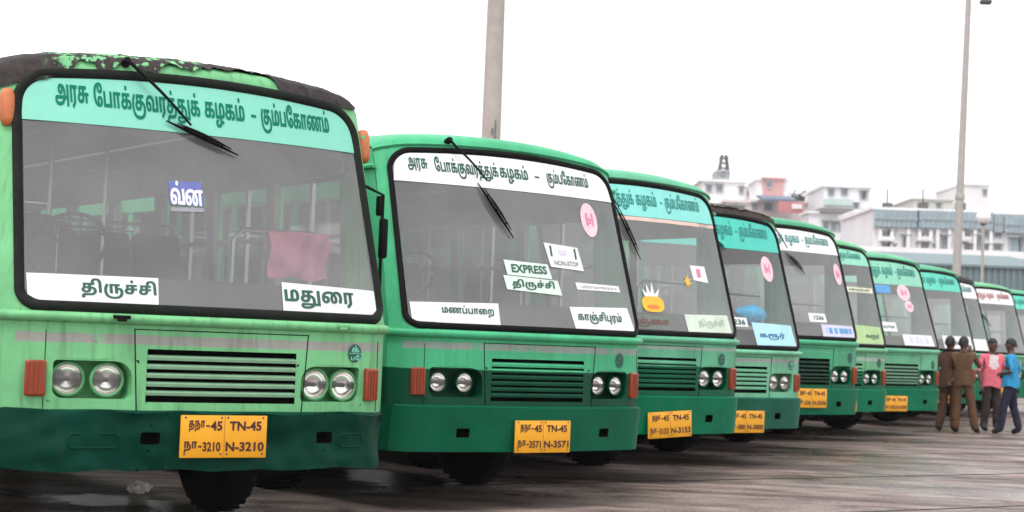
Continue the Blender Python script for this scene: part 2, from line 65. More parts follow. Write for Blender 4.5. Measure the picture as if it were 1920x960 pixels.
'ஞ்':(242,['198,68 205,68 212,66 218,63 223,58 228,53 231,46 233,38 235,29 235,20 235,8 233,-3 230,-13 225,-22 220,-30 213,-37 206,-43 198,-48 189,-53 180,-56 170,-59 160,-62 149,-63 139,-64 128,-64 120,-64 105,-64 90,-62 77,-59 66,-56 55,-51 46,-46 38,-40 30,-33 25,-25 20,-17 16,-8 13,1 11,11 9,21 9,31 9,34 9,44 10,54 12,64 15,73 18,83 21,91 25,100 29,108 34,116 60,102 55,94 51,87 48,79 45,71 43,64 41,56 40,49 39,41 39,34 39,32 39,21 41,12 43,3 47,-6 51,-13 57,-20 64,-26 73,-31 83,-35 94,-37 107,-39 121,-40 126,-40 138,-39 148,-38 158,-36 167,-34 175,-30 182,-26 189,-21 194,-15 198,-8 201,0 203,9 204,19 204,24 203,29 202,33 201,37 199,40 197,42 195,44 192,44 189,45 187,45 185,44 183,44 181,43 179,42 177,41 176,63 179,64 183,66 186,67 190,68 194,68', '99,-2 90,-2 83,0 76,3 70,8 66,13 62,20 59,28 57,38 57,48 57,59 59,69 63,78 67,86 73,93 80,98 85,102 90,104 95,107 101,109 108,110 116,112 124,113 134,113 144,113 148,113 146,90 135,90 130,90 125,89 120,89 116,88 113,87 109,86 106,85 104,84 101,82 96,78 92,73 89,68 87,61 85,53 85,44 85,39 86,34 86,31 87,27 89,25 91,23 93,21 95,21 98,20 100,20 102,21 103,22 105,23 106,24 107,26 107,28 108,31 108,34 107,39 106,42 105,45 102,47 100,48 96,48 93,48 89,46 86,44 82,42 79,38 76,35 71,54 76,58 81,62 86,65 92,68 98,70 105,70 114,69 122,66 129,61 134,54 136,45 137,35 137,27 136,21 133,15 130,10 126,6 121,2 114,0 107,-2', '150,0 150,90 142,90 146,113 203,113 203,90 181,90 181,0', '121,132 116,133 112,134 109,137 106,141 104,145 104,150 104,155 106,159 109,163 112,165 116,167 121,167 126,167 130,165 133,163 136,159 137,155 138,150 137,145 136,141 133,137 130,134 126,133']),
'பு':(146,['101,-57 101,0 13,0 13,113 44,113 44,24 101,24 101,113 133,113 133,-57']),
'ந':(160,['115,73 123,73 130,71 136,67 141,63 145,57 149,51 151,43 152,35 153,26 152,15 151,5 148,-4 144,-11 139,-17 134,-22 130,-25 125,-28 120,-30 115,-31 109,-32 103,-33 96,-34 89,-34 80,-34 66,-34 60,-35 55,-35 52,-35 49,-36 46,-37 44,-39 42,-40 41,-42 40,-44 39,-47 38,-50 38,-53 38,-55 38,-57 39,-58 39,-60 39,-61 39,-63 8,-64 7,-61 7,-58 7,-56 7,-53 7,-50 6,-47 7,-40 8,-35 10,-30 13,-25 16,-22 20,-18 23,-17 26,-15 29,-14 32,-13 36,-12 41,-12 46,-11 52,-11 59,-11 80,-11 86,-11 92,-11 96,-10 100,-9 104,-9 107,-7 109,-6 112,-5 114,-3 116,0 118,4 120,8 121,13 121,19 122,25 121,31 121,35 120,39 118,42 117,45 115,47 112,49 110,50 107,50 104,50 102,49 100,49 98,48 96,46 93,45 91,67 95,69 99,70 103,72 107,73 111,73', '13,0 13,113 119,113 119,90 97,90 97,0 65,0 65,90 44,90 44,0']),
'எ':(157,['49,-2 41,-2 33,0 26,3 21,8 16,13 12,20 9,28 8,38 7,48 8,59 10,69 13,78 18,86 23,93 30,98 35,102 40,104 46,107 52,109 58,110 66,112 74,113 84,113 95,113 99,113 97,90 85,90 80,90 75,89 71,89 67,88 63,87 60,86 57,85 54,84 51,82 47,78 43,73 39,68 37,61 36,53 35,44 35,39 36,34 37,31 38,27 39,25 41,23 43,21 45,21 48,20 50,20 52,21 54,22 55,23 56,24 57,26 58,28 58,31 58,34 58,39 57,42 55,45 53,47 50,48 47,48 43,48 39,46 36,44 33,42 29,38 26,35 21,54 26,58 31,62 36,65 42,68 48,70 55,70 64,69 72,66 79,61 84,54 87,45 88,35 87,27 86,21 84,15 80,10 76,6 71,2 65,0 57,-2', '100,0 100,90 93,90 96,113 154,113 154,90 132,90 132,0']),
'ன்':(241,['49,-2 41,-2 33,0 26,3 21,8 16,14 12,21 9,29 8,38 7,49 8,62 11,74 16,84 23,93 32,101 43,107 55,112 68,115 83,116 90,115 97,115 103,114 109,113 115,111 120,109 126,107 131,103 137,100 142,94 150,86 157,78 162,69 166,60 169,49 170,38 169,29 168,22 165,15 162,10 158,5 153,2 147,0 140,-2 132,-2 125,-2 118,0 112,3 107,6 103,11 99,17 97,23 96,31 95,39 95,46 96,53 98,59 101,66 103,72 107,77 111,83 116,88 121,92 127,99 132,102 137,105 142,107 147,109 153,110 160,112 168,113 177,113 188,113 238,113 238,90 216,90 216,0 184,0 184,90 180,90 175,90 170,89 166,89 162,88 159,88 156,87 153,86 150,85 147,83 145,82 143,80 140,78 137,75 134,72 131,68 129,64 127,59 126,54 125,49 124,44 124,38 124,32 125,28 126,24 128,22 130,21 132,20 134,21 136,21 137,22 139,24 140,26 140,28 141,31 141,35 141,39 141,47 139,54 136,62 133,68 128,74 122,79 117,83 111,86 105,89 98,91 91,92 83,92 75,91 67,90 59,87 53,83 48,79 43,74 40,68 37,62 36,55 36,53 36,52 35,50 35,49 35,47 35,45 35,39 36,35 37,31 38,27 39,25 41,23 43,21 45,21 48,20 50,20 52,21 54,22 55,23 56,24 57,26 58,28 58,31 58,34 58,39 57,42 55,45 53,47 50,48 47,48 43,48 40,46 36,44 33,42 30,38 26,35 21,54 26,58 31,62 36,65 42,68 48,70 55,70 64,69 72,66 79,61 84,54 87,45 88,35 87,27 86,21 84,15 80,10 76,6 71,2 65,0 57,-2', '120,132 116,133 112,134 108,137 105,141 104,145 103,150 104,155 105,159 108,163 112,165 116,167 120,167 125,167 129,165 133,163 135,159 137,155 137,150 137,145 135,141 133,137 129,134 125,133']),
'ெ':(175,['73,-2 62,-2 53,0 45,3 37,7 30,13 25,19 20,26 16,35 12,44 10,54 9,65 8,77 9,90 11,103 15,115 19,126 25,136 33,144 41,152 50,158 60,164 72,167 84,169 96,170 105,170 113,169 121,167 128,165 135,161 141,157 146,153 150,148 154,143 156,137 159,131 161,123 162,115 163,105 163,93 163,0 131,0 131,87 131,93 131,100 130,107 129,113 128,119 127,124 125,129 123,133 119,137 116,140 113,142 109,144 104,145 99,146 94,146 87,146 80,144 74,142 67,138 61,134 56,129 51,122 47,115 43,107 41,97 39,86 39,74 39,66 39,59 40,52 41,47 42,41 44,37 46,33 48,29 50,26 52,24 55,22 57,20 64,21 66,21 68,20 70,20 72,20 73,20 75,20 80,21 84,22 86,25 88,29 89,33 90,38 89,42 89,46 87,49 86,52 83,53 80,54 77,53 74,52 72,50 70,47 69,43 69,38 69,33 70,29 71,25 73,21 75,18 76,15 53,16 52,19 50,22 48,26 47,31 46,36 46,42 46,48 47,54 50,59 53,64 57,68 62,72 67,74 74,76 82,76 90,76 97,74 103,71 108,67 112,62 115,57 117,51 118,45 119,38 118,30 116,23 113,16 109,11 104,6 98,2 90,0 82,-2']),
'ன':(241,['49,-2 41,-2 33,0 26,3 21,8 16,14 12,21 9,29 8,38 7,49 8,62 11,74 16,84 23,93 32,101 43,107 55,112 68,115 83,116 90,115 97,115 103,114 109,113 115,111 120,109 126,107 131,103 137,100 142,94 150,86 157,78 162,69 166,60 169,49 170,38 169,29 168,22 165,15 162,10 158,5 153,2 147,0 140,-2 132,-2 125,-2 118,0 112,3 107,6 103,11 99,17 97,23 96,31 95,39 95,46 96,53 98,59 101,66 103,72 107,77 111,83 116,88 121,92 127,99 132,102 137,105 142,107 147,109 153,110 160,112 168,113 177,113 188,113 238,113 238,90 216,90 216,0 184,0 184,90 180,90 175,90 170,89 166,89 162,88 159,88 156,87 153,86 150,85 147,83 145,82 143,80 140,78 137,75 134,72 131,68 129,64 127,59 126,54 125,49 124,44 124,38 124,32 125,28 126,24 128,22 130,21 132,20 134,21 136,21 137,22 139,24 140,26 140,28 141,31 141,35 141,39 141,47 139,54 136,62 133,68 128,74 122,79 117,83 111,86 105,89 98,91 91,92 83,92 75,91 67,90 59,87 53,83 48,79 43,74 40,68 37,62 36,55 36,53 36,52 35,50 35,49 35,47 35,45 35,39 36,35 37,31 38,27 39,25 41,23 43,21 45,21 48,20 50,20 52,21 54,22 55,23 56,24 57,26 58,28 58,31 58,34 58,39 57,42 55,45 53,47 50,48 47,48 43,48 40,46 36,44 33,42 30,38 26,35 21,54 26,58 31,62 36,65 42,68 48,70 55,70 64,69 72,66 79,61 84,54 87,45 88,35 87,27 86,21 84,15 80,10 76,6 71,2 65,0 57,-2']),
'ரூ':(241,['196,68 204,68 210,66 216,63 222,58 226,53 230,46 232,38 234,28 234,18 234,6 232,-4 229,-14 224,-23 219,-30 213,-37 206,-43 198,-49 189,-53 180,-56 171,-59 161,-61 150,-63 140,-64 129,-64 123,-64 107,-64 92,-61 77,-58 64,-53 52,-47 41,-38 31,-29 23,-17 17,-4 12,11 9,28 9,47 9,58 10,68 12,77 14,85 17,92 21,98 25,103 30,108 35,111 41,114 48,115 55,116 62,115 69,114 75,111 79,107 83,103 86,98 87,93 89,87 89,81 89,74 88,68 86,62 83,57 80,52 75,49 70,46 63,44 55,44 49,44 43,46 37,48 32,51 27,55 23,59 31,81 34,76 38,73 41,70 44,68 48,67 51,67 54,67 57,68 59,70 60,72 61,76 62,81 62,85 61,88 59,90 58,92 56,93 54,93 51,93 48,91 46,89 44,86 42,83 41,78 40,73 39,67 38,61 38,58 38,56 38,53 37,50 37,48 37,45 38,31 40,18 44,7 48,-3 54,-12 61,-19 69,-26 78,-31 88,-35 99,-38 111,-39 123,-40 129,-40 140,-39 150,-38 160,-36 168,-33 176,-30 183,-25 189,-20 194,-14 197,-8 200,0 202,8 203,17 202,24 202,29 201,33 199,37 198,40 196,42 193,44 191,45 188,45 186,45 184,44 182,44 180,43 179,42 177,41 176,63 179,64 182,66 185,67 189,68 193,68', '96,0 96,113 202,113 202,90 180,90 180,0 148,0 148,90 127,90 127,0']),
'ர்':(124,['59,-43 37,-24 66,7 66,90 44,90 44,0 13,0 13,113 120,113 120,90 98,90 98,0', '62,132 57,133 53,134 50,137 47,141 45,145 45,150 45,155 47,159 50,163 53,165 57,167 62,167 66,167 71,165 74,163 77,159 78,155 79,150 78,145 77,141 74,137 71,134 66,133']),
'வ்':(203,['49,-2 41,-2 33,0 26,3 21,8 16,14 12,21 9,29 8,38 7,49 8,63 11,75 16,86 22,95 30,103 39,108 49,112 60,115 72,116 82,115 92,114 100,111 108,108 114,103 120,98 124,93 128,86 131,80 132,72 134,65 134,57 134,52 133,46 132,40 131,34 130,29 128,24 158,24 158,113 190,113 190,0 98,0 95,18 97,22 99,27 100,33 101,40 102,46 102,53 102,61 101,69 98,75 95,80 92,84 87,88 82,90 77,91 70,92 63,91 57,89 51,86 46,82 43,77 39,70 37,63 36,55 35,45 35,40 36,35 37,31 38,28 39,25 41,23 43,21 45,21 48,20 50,20 52,21 54,22 55,23 56,24 57,26 58,28 58,31 58,34 58,39 57,42 55,45 52,47 50,48 47,48 43,48 39,46 36,44 33,42 29,38 26,35 21,54 26,58 31,62 36,65 42,68 48,70 55,70 64,69 72,66 79,61 84,54 87,45 88,35 87,27 86,21 84,15 80,10 76,6 71,2 65,0 57,-2', '101,132 96,133 92,134 89,137 86,141 85,145 84,150 85,155 86,159 89,163 92,165 96,167 101,167 106,167 110,165 113,163 116,159 117,155 118,150 117,145 116,141 113,137 110,134 106,133']),
}
# ------------------------------------------------------------------ materials
MATS = {}
def nodes(name):
    m = bpy.data.materials.new(name); m.use_nodes = True
    t = m.node_tree; t.nodes.clear()
    o = t.nodes.new('ShaderNodeOutputMaterial')
    return m, t, o
def N(t, kind, **kw):
    n = t.nodes.new('ShaderNode'+kind)
    for k, v in kw.items(): setattr(n, k, v)
    return n
def mat(name, col, rough=.5, metal=0, spec=.5, var=.12, scale=6, bump=0, bscale=40, coat=0):
    """plain surface with uneven wear: colour and gloss wander with a noise"""
    if name in MATS: return MATS[name]
    m, t, o = nodes(name); L = t.links.new
    p = N(t, 'BsdfPrincipled'); L(p.outputs[0], o.inputs[0])
    tc = N(t, 'TexCoord'); nz = N(t, 'TexNoise'); nz.inputs['Scale'].default_value = scale; nz.inputs['Detail'].default_value = 6
    nz.inputs['Roughness'].default_value = .65
    L(tc.outputs['Object'], nz.inputs['Vector'])
    hs = N(t, 'HueSaturation'); hs.inputs['Color'].default_value = (*col, 1)
    mr = N(t, 'MapRange'); mr.inputs['From Min'].default_value = .25; mr.inputs['From Max'].default_value = .75
    mr.inputs['To Min'].default_value = 1-var; mr.inputs['To Max'].default_value = 1+var
    L(nz.outputs['Fac'], mr.inputs[0]); L(mr.outputs[0], hs.inputs['Value'])
    L(hs.outputs[0], p.inputs['Base Color'])
    p.inputs['Roughness'].default_value = rough; p.inputs['Metallic'].default_value = metal
    p.inputs['Specular IOR Level'].default_value = spec; p.inputs['Coat Weight'].default_value = coat
    if bump:
        b = N(t, 'Bump'); b.inputs['Strength'].default_value = bump; b.inputs['Distance'].default_value = .01
        n2 = N(t, 'TexNoise'); n2.inputs['Scale'].default_value = bscale; n2.inputs['Detail'].default_value = 5
        L(tc.outputs['Object'], n2.inputs['Vector']); L(n2.outputs['Fac'], b.inputs['Height']); L(b.outputs[0], p.inputs['Normal'])
    MATS[name] = m; return m
def paint(name, bands, stripe=None, dirt=.35, seed=0., rough=.38, spec=.2, chips=.68, dents=.4):
    """bus paint: bands = [(z_top, colour)...] from the ground up, an optional (z0, z1, colour) trim stripe, wear and road dirt"""
    m, t, o = nodes(name); L = t.links.new
    p = N(t, 'BsdfPrincipled'); L(p.outputs[0], o.inputs[0])
    tc = N(t, 'TexCoord'); sx = N(t, 'SeparateXYZ'); L(tc.outputs['Object'], sx.inputs[0])
    mp = N(t, 'Mapping'); mp.inputs['Location'].default_value = (seed, seed*2, seed*.7); L(tc.outputs['Object'], mp.inputs[0])
    wob = N(t, 'TexNoise'); wob.inputs['Scale'].default_value = 5; wob.inputs['Detail'].default_value = 4; L(mp.outputs[0], wob.inputs['Vector'])
    zz = N(t, 'Math', operation='MULTIPLY_ADD'); L(wob.outputs['Fac'], zz.inputs[0]); zz.inputs[1].default_value = .016; L(sx.outputs['Z'], zz.inputs[2])
    cur = None
    def over(a, b, fac):
        q = N(t, 'Mix', data_type='RGBA')
        L(fac, q.inputs[0])
        for k, c in ((6, a), (7, b)):
            if isinstance(c, tuple): q.inputs[k].default_value = (*c, 1)
            else: L(c, q.inputs[k])
        return q.outputs[2]
    def step(sock, v, wdt=.004):
        r = N(t, 'MapRange'); r.inputs['From Min'].default_value = v-wdt; r.inputs['From Max'].default_value = v+wdt
        L(sock, r.inputs[0]); return r.outputs[0]
    cur = bands[0][1]
    for i in range(len(bands)-1): cur = over(cur, bands[i+1][1], step(zz.outputs[0], bands[i][0]+.008))
    if stripe:
        a = step(zz.outputs[0], stripe[0]+.008, .003); b = step(zz.outputs[0], stripe[1]+.008, .003)
        d = N(t, 'Math', operation='SUBTRACT'); L(a, d.inputs[0]); L(b, d.inputs[1])
        ax = N(t, 'Math', operation='ABSOLUTE'); L(sx.outputs['X'], ax.inputs[0])
        e = N(t, 'Math', operation='LESS_THAN'); L(ax.outputs[0], e.inputs[0]); e.inputs[1].default_value = 1.17
        # worn: the trim shows through where it has lost its paint
        nw = N(t, 'TexNoise'); nw.inputs['Scale'].default_value = 9; nw.inputs['Detail'].default_value = 8; L(mp.outputs[0], nw.inputs['Vector'])
        wr = N(t, 'MapRange'); wr.inputs['From Min'].default_value = .28; wr.inputs['From Max'].default_value = .42; L(nw.outputs['Fac'], wr.inputs[0])
        g = N(t, 'Math', operation='MULTIPLY'); L(d.outputs[0], g.inputs[0]); L(e.outputs[0], g.inputs[1])
        g2 = N(t, 'Math', operation='MULTIPLY'); L(g.outputs[0], g2.inputs[0]); L(wr.outputs[0], g2.inputs[1])
        cur = over(cur, stripe[2], g2.outputs[0])
    # large uneven fading
    n1 = N(t, 'TexNoise'); n1.inputs['Scale'].default_value = 2.2; n1.inputs['Detail'].default_value = 7; n1.inputs['Roughness'].default_value = .6; L(mp.outputs[0], n1.inputs['Vector'])
    mr = N(t, 'MapRange'); mr.inputs['From Min'].default_value = .3; mr.inputs['From Max'].default_value = .7; mr.inputs['To Min'].default_value = .8; mr.inputs['To Max'].default_value = 1.2
    L(n1.outputs['Fac'], mr.inputs[0])
    hs = N(t, 'HueSaturation'); L(cur, hs.inputs['Color']) if not isinstance(cur, tuple) else None
    if isinstance(cur, tuple): hs.inputs['Color'].default_value = (*cur, 1)
    L(mr.outputs[0], hs.inputs['Value'])
    # streaky dirt running down, and chips
    ms = N(t, 'Mapping'); ms.inputs['Scale'].default_value = (22, 22, 2.2); ms.inputs['Location'].default_value = (seed, 0, seed); L(tc.outputs['Object'], ms.inputs[0])
    n3 = N(t, 'TexNoise'); n3.inputs['Scale'].default_value = 1; n3.inputs['Detail'].default_value = 6; L(ms.outputs[0], n3.inputs['Vector'])
    d3 = N(t, 'MapRange'); d3.inputs['From Min'].default_value = .52; d3.inputs['From Max'].default_value = .8; d3.inputs['To Max'].default_value = dirt; L(n3.outputs['Fac'], d3.inputs[0])
    c2 = over(hs.outputs[0], (.06, .055, .045), d3.outputs[0])
    n4 = N(t, 'TexNoise'); n4.inputs['Scale'].default_value = 26; n4.inputs['Detail'].default_value = 9; n4.inputs['Roughness'].default_value = .7; L(mp.outputs[0], n4.inputs['Vector'])
    d4 = N(t, 'MapRange'); d4.inputs['From Min'].default_value = chips; d4.inputs['From Max'].default_value = chips+.04; d4.inputs['To Max'].default_value = .55; L(n4.outputs['Fac'], d4.inputs[0])
    c3 = over(c2, (.05, .05, .04), d4.outputs[0])
    p.inputs['Specular IOR Level'].default_value = spec
    L(c3, p.inputs['Base Color'])
    rr = N(t, 'MapRange'); rr.inputs['To Min'].default_value = rough-.12; rr.inputs['To Max'].default_value = rough+.25; L(n1.outputs['Fac'], rr.inputs[0]); L(rr.outputs[0], p.inputs['Roughness'])
    b = N(t, 'Bump'); b.inputs['Strength'].default_value = dents; b.inputs['Distance'].default_value = .03
    nb = N(t, 'TexNoise'); nb.inputs['Scale'].default_value = 3.5; nb.inputs['Detail'].default_value = 3; L(mp.outputs[0], nb.inputs['Vector'])
    L(nb.outputs['Fac'], b.inputs['Height']); L(b.outputs[0], p.inputs['Normal'])
    MATS[name] = m; return m
def glass(name, dust=.2, tint=(.80, .83, .83), dcol=(.42, .41, .43), ior=1.78):
    """windscreen: clear pane with a film of dust, mirror reflection growing at grazing angles (index raised: a pane reflects at both its faces)"""
    m, t, o = nodes(name); L = t.links.new
    tr = N(t, 'BsdfTransparent'); tr.inputs[0].default_value = (*tint, 1)
    df = N(t, 'BsdfDiffuse'); df.inputs[0].default_value = (*dcol, 1)
    tc = N(t, 'TexCoord'); nz = N(t, 'TexNoise'); nz.inputs['Scale'].default_value = 1.6; nz.inputs['Detail'].default_value = 5; L(tc.outputs['Object'], nz.inputs['Vector'])
    mr = N(t, 'MapRange'); mr.inputs['From Min'].default_value = .3; mr.inputs['From Max'].default_value = .7
    mr.inputs['To Min'].default_value = dust*.72; mr.inputs['To Max'].default_value = dust*1.28; L(nz.outputs['Fac'], mr.inputs[0])
    a = N(t, 'MixShader'); L(mr.outputs[0], a.inputs[0]); L(tr.outputs[0], a.inputs[1]); L(df.outputs[0], a.inputs[2])
    gl = N(t, 'BsdfGlossy'); gl.inputs['Roughness'].default_value = .06
    fr = N(t, 'Fresnel'); ge = N(t, 'NewGeometry'); io = N(t, 'MapRange'); io.inputs['To Min'].default_value = ior; io.inputs['To Max'].default_value = 1/ior
    L(ge.outputs['Backfacing'], io.inputs[0]); L(io.outputs[0], fr.inputs[0])      # the same reflection from both sides of a thin pane
    b = N(t, 'MixShader'); L(fr.outputs[0], b.inputs[0]); L(a.outputs[0], b.inputs[1]); L(gl.outputs[0], b.inputs[2])
    L(b.outputs[0], o.inputs[0]); MATS[name] = m; return m
def ground_mat():
    m, t, o = nodes('wet_tarmac'); L = t.links.new
    p = N(t, 'BsdfPrincipled'); L(p.outputs[0], o.inputs[0])
    tc = N(t, 'TexCoord')
    def nz(scale, detail, rot=0, sc=(1, 1, 1)):
        mp = N(t, 'Mapping'); mp.inputs['Scale'].default_value = sc; mp.inputs['Rotation'].default_value = (0, 0, rot); L(tc.outputs['Object'], mp.inputs[0])
        n = N(t, 'TexNoise'); n.inputs['Scale'].default_value = scale; n.inputs['Detail'].default_value = detail; n.inputs['Roughness'].default_value = .6; L(mp.outputs[0], n.inputs['Vector']); return n.outputs['Fac']
    def rng(s, a, b, c, d):
        r = N(t, 'MapRange'); r.inputs['From Min'].default_value = a; r.inputs['From Max'].default_value = b; r.inputs['To Min'].default_value = c; r.inputs['To Max'].default_value = d; L(s, r.inputs[0]); return r.outputs[0]
    patch = nz(.35, 5); fine = nz(30, 6); mid = nz(1.3, 6, .4, (1, 2.6, 1))
    cr = N(t, 'ValToRGB'); e = cr.color_ramp.elements
    e[0].position = .3; e[0].color = (.09, .064, .056, 1); e[1].position = .7; e[1].color = (.36, .275, .25, 1)
    L(mid, cr.inputs[0])
    hs = N(t, 'HueSaturation'); L(cr.outputs[0], hs.inputs['Color']); L(rng(fine, .35, .65, .6, 1.4), hs.inputs['Value'])
    # long streaks across the stands: wet, oil and painted shadow bands, and drips
    strk = nz(.55, 6, R(-36), (.35, 2.2, 1)); oil = nz(.9, 7, .6, (1.6, .8, 1))
    q0 = N(t, 'Mix', data_type='RGBA'); L(rng(strk, .48, .64, 0, .75), q0.inputs[0]); L(hs.outputs[0], q0.inputs[6]); q0.inputs[7].default_value = (.03, .019, .016, 1)
    q = N(t, 'Mix', data_type='RGBA'); L(rng(oil, .58, .72, 0, .75), q.inputs[0]); L(q0.outputs[2], q.inputs[6]); q.inputs[7].default_value = (.012, .009, .008, 1)
    L(q.outputs[2], p.inputs['Base Color'])
    L(rng(patch, .40, .55, .2, .7), p.inputs['Roughness']); p.inputs['Specular IOR Level'].default_value = .3
    b = N(t, 'Bump'); b.inputs['Strength'].default_value = .6; b.inputs['Distance'].default_value = .012; L(fine, b.inputs['Height']); L(b.outputs[0], p.inputs['Normal'])
    return m
# ------------------------------------------------------------------ mesh helper
class MB:
    def __init__(s): s.v = []; s.f = []; s.m = []
    def add(s, vs, fs, m=0):
        o = len(s.v); s.v += [tuple(v) for v in vs]; s.f += [tuple(i+o for i in f) for f in fs]; s.m += [m]*len(fs); return s
    def box(s, c, size, m=0, rot=None):
        a, b, d = (x/2 for x in size)
        vs = [Vector((x, y, z)) for x in (-a, a) for y in (-b, b) for z in (-d, d)]
        if rot is not None: vs = [rot @ v for v in vs]
        vs = [v+Vector(c) for v in vs]
        return s.add(vs, [(0, 1, 3, 2), (4, 6, 7, 5), (0, 4, 5, 1), (2, 3, 7, 6), (0, 2, 6, 4), (1, 5, 7, 3)], m)
    def rbox(s, c, size, r=.01, m=0, rot=None):
        bm = bmesh.new(); bmesh.ops.create_cube(bm, size=1)
        for v in bm.verts: v.co = Vector((v.co.x*size[0], v.co.y*size[1], v.co.z*size[2]))
        bmesh.ops.bevel(bm, geom=bm.edges[:], offset=r, segments=2, affect='EDGES', profile=.5)
        bm.verts.index_update()
        vs = [(rot @ v.co if rot is not None else v.co)+Vector(c) for v in bm.verts]
        fs = [[v.index for v in f.verts] for f in bm.faces]; bm.free()
        return s.add(vs, fs, m)
    def tube(s, path, r, n=8, m=0, closed=False, flat=None, up=None):
        P = [Vector(p) for p in path]; k = len(P); vs = []; fs = []
        rr = r if isinstance(r, (list, tuple)) else [r]*k
        nrm = None
        for i in range(k):
            a = P[(i-1) % k] if (closed or i > 0) else P[i]; b = P[(i+1) % k] if (closed or i < k-1) else P[i]
            t = (b-a).normalized()
            if up is not None: x = (Vector(up)-t*t.dot(Vector(up))).normalized()
            elif nrm is None:
                x = t.orthogonal().normalized()
            else: x = (nrm-t*t.dot(nrm)).normalized()
            nrm = x; y = t.cross(x)
            for j in range(n):
                th = 2*math.pi*j/n
                vs.append(P[i]+x*math.cos(th)*rr[i]*(flat or 1)+y*math.sin(th)*rr[i])
        for i in range(k if closed else k-1):
            for j in range(n):
                a = i*n+j; b = i*n+(j+1) % n; c = ((i+1) % k)*n+(j+1) % n; d = ((i+1) % k)*n+j
                fs.append((a, b, c, d))
        if not closed: fs += [tuple(range(n))[::-1], tuple((k-1)*n+j for j in range(n))]
        return s.add(vs, fs, m)
    def lathe(s, prof, c, axis=(0, 0, 1), n=24, m=0, cap=True):
        """prof: (radius, height along axis)"""
        ax = Vector(axis).normalized(); x = ax.orthogonal().normalized(); y = ax.cross(x); vs = []; fs = []
        for r, h in prof:
            for j in range(n):
                th = 2*math.pi*j/n
                vs.append(Vector(c)+ax*h+(x*math.cos(th)+y*math.sin(th))*r)
        for i in range(len(prof)-1):
            for j in range(n):
                fs.append((i*n+j, i*n+(j+1) % n, (i+1)*n+(j+1) % n, (i+1)*n+j))
        if cap and prof[0][0] > 1e-4: fs.append(tuple(range(n))[::-1])
        if cap and prof[-1][0] > 1e-4: fs.append(tuple((len(prof)-1)*n+j for j in range(n)))
        return s.add(vs, fs, m)
    def grid(s, rows, m=0, closed=False):
        nr = len(rows); nc = len(rows[0]); vs = [p for r in rows for p in r]; fs = []
        for i in range(nr-1):
            for j in range(nc if closed else nc-1):
                fs.append((i*nc+j, i*nc+(j+1) % nc, (i+1)*nc+(j+1) % nc, (i+1)*nc+j))
        return s.add(vs, fs, m)
    def build(s, name, mats, parent=None, smooth=40, loc=None):
        me = bpy.data.meshes.new(name); me.from_pydata(s.v, [], s.f)
        for m in (mats if isinstance(mats, (list, tuple)) else [mats]): me.materials.append(m)
        for p, i in zip(me.polygons, s.m): p.material_index = i
        bm = bmesh.new(); bm.from_mesh(me); bmesh.ops.remove_doubles(bm, verts=bm.verts, dist=1e-5); bmesh.ops.recalc_face_normals(bm, faces=bm.faces); bm.to_mesh(me); bm.free()
        if smooth:
            me.polygons.foreach_set('use_smooth', [True]*len(me.polygons)); me.set_sharp_from_angle(angle=R(smooth))
        o = bpy.data.objects.new(name, me); C.objects.link(o)
        if parent: o.parent = parent
        if loc is not None: o.location = loc
        return o
def tag(o, label=None, cat=None, group=None, kind=None):
    for k, v in (('label', label), ('category', cat), ('group', group), ('kind', kind)):
        if v: o[k] = v
    return o
def empty(name, loc=(0, 0, 0), rz=0):
    o = bpy.data.objects.new(name, None); C.objects.link(o); o.location = loc; o.rotation_euler = (0, 0, rz); o.empty_display_size = .2; return o
# ------------------------------------------------------------------ lettering
def tri_loops(loops):
    """fill outlines by the non-zero winding rule, so strokes that cross themselves stay solid"""
    vs = [Vector(q) for l in loops for q in l]; es = []; n = 0
    for l in loops: es += [(n+i, n+(i+1) % len(l)) for i in range(len(l))]; n += len(l)
    V, _, Fc, *_r = delaunay_2d_cdt(vs, es, [], 0, 1e-4)
    out = []
    for f in Fc:
        cx = sum(V[i].x for i in f)/len(f); cy = sum(V[i].y for i in f)/len(f); wn = 0
        for l in loops:
            for i in range(len(l)):
                x1, y1 = l[i-1]; x2, y2 = l[i]
                if (y1 > cy) != (y2 > cy):
                    if x1+(cy-y1)/(y2-y1)*(x2-x1) > cx: wn += 1 if y2 > y1 else -1
        if wn: out.append(tuple(f))
    return [(v.x, v.y) for v in V], out
_gc = {}
def glyph(g):
    if g in _gc: return _gc[g]
    a, cs = GL[g]
    loops = [[tuple(float(q) for q in p.split(',')) for p in c.split()] for c in cs]
    V, Fc = tri_loops(loops); _gc[g] = (a, V, Fc); return _gc[g]
def tamil(words, space=70, track=0):
    """words: lists of glyph keys; '-' is a dash"""
    V = []; Fc = []; x = 0
    for wd in words:
        for g in wd:
            if g == '-':
                n = len(V); V += [(x+12, 45), (x+70, 45), (x+70, 65), (x+12, 65)]; Fc += [(n, n+1, n+2), (n, n+2, n+3)]; x += 82; continue
            a, v, f = glyph(g); n = len(V); V += [(px+x, py) for px, py in v]; Fc += [tuple(i+n for i in t) for t in f]; x += a+track
        x += space
    return V, Fc
_lc = {}
def latin(s, bold=.03, spacing=1.0):
    k = (s, bold, spacing)
    if k in _lc: return _lc[k]
    cu = bpy.data.curves.new('lettering', 'FONT'); cu.body = s; cu.size = 1; cu.offset = bold; cu.resolution_u = 3; cu.space_character = spacing
    ob = bpy.data.objects.new('lettering', cu); me = bpy.data.meshes.new_from_object(ob)
    r = ([(v.co.x, v.co.y) for v in me.vertices], [tuple(p.vertices) for p in me.polygons])
    bpy.data.objects.remove(ob); bpy.data.curves.remove(cu); bpy.data.meshes.remove(me)
    _lc[k] = r; return r
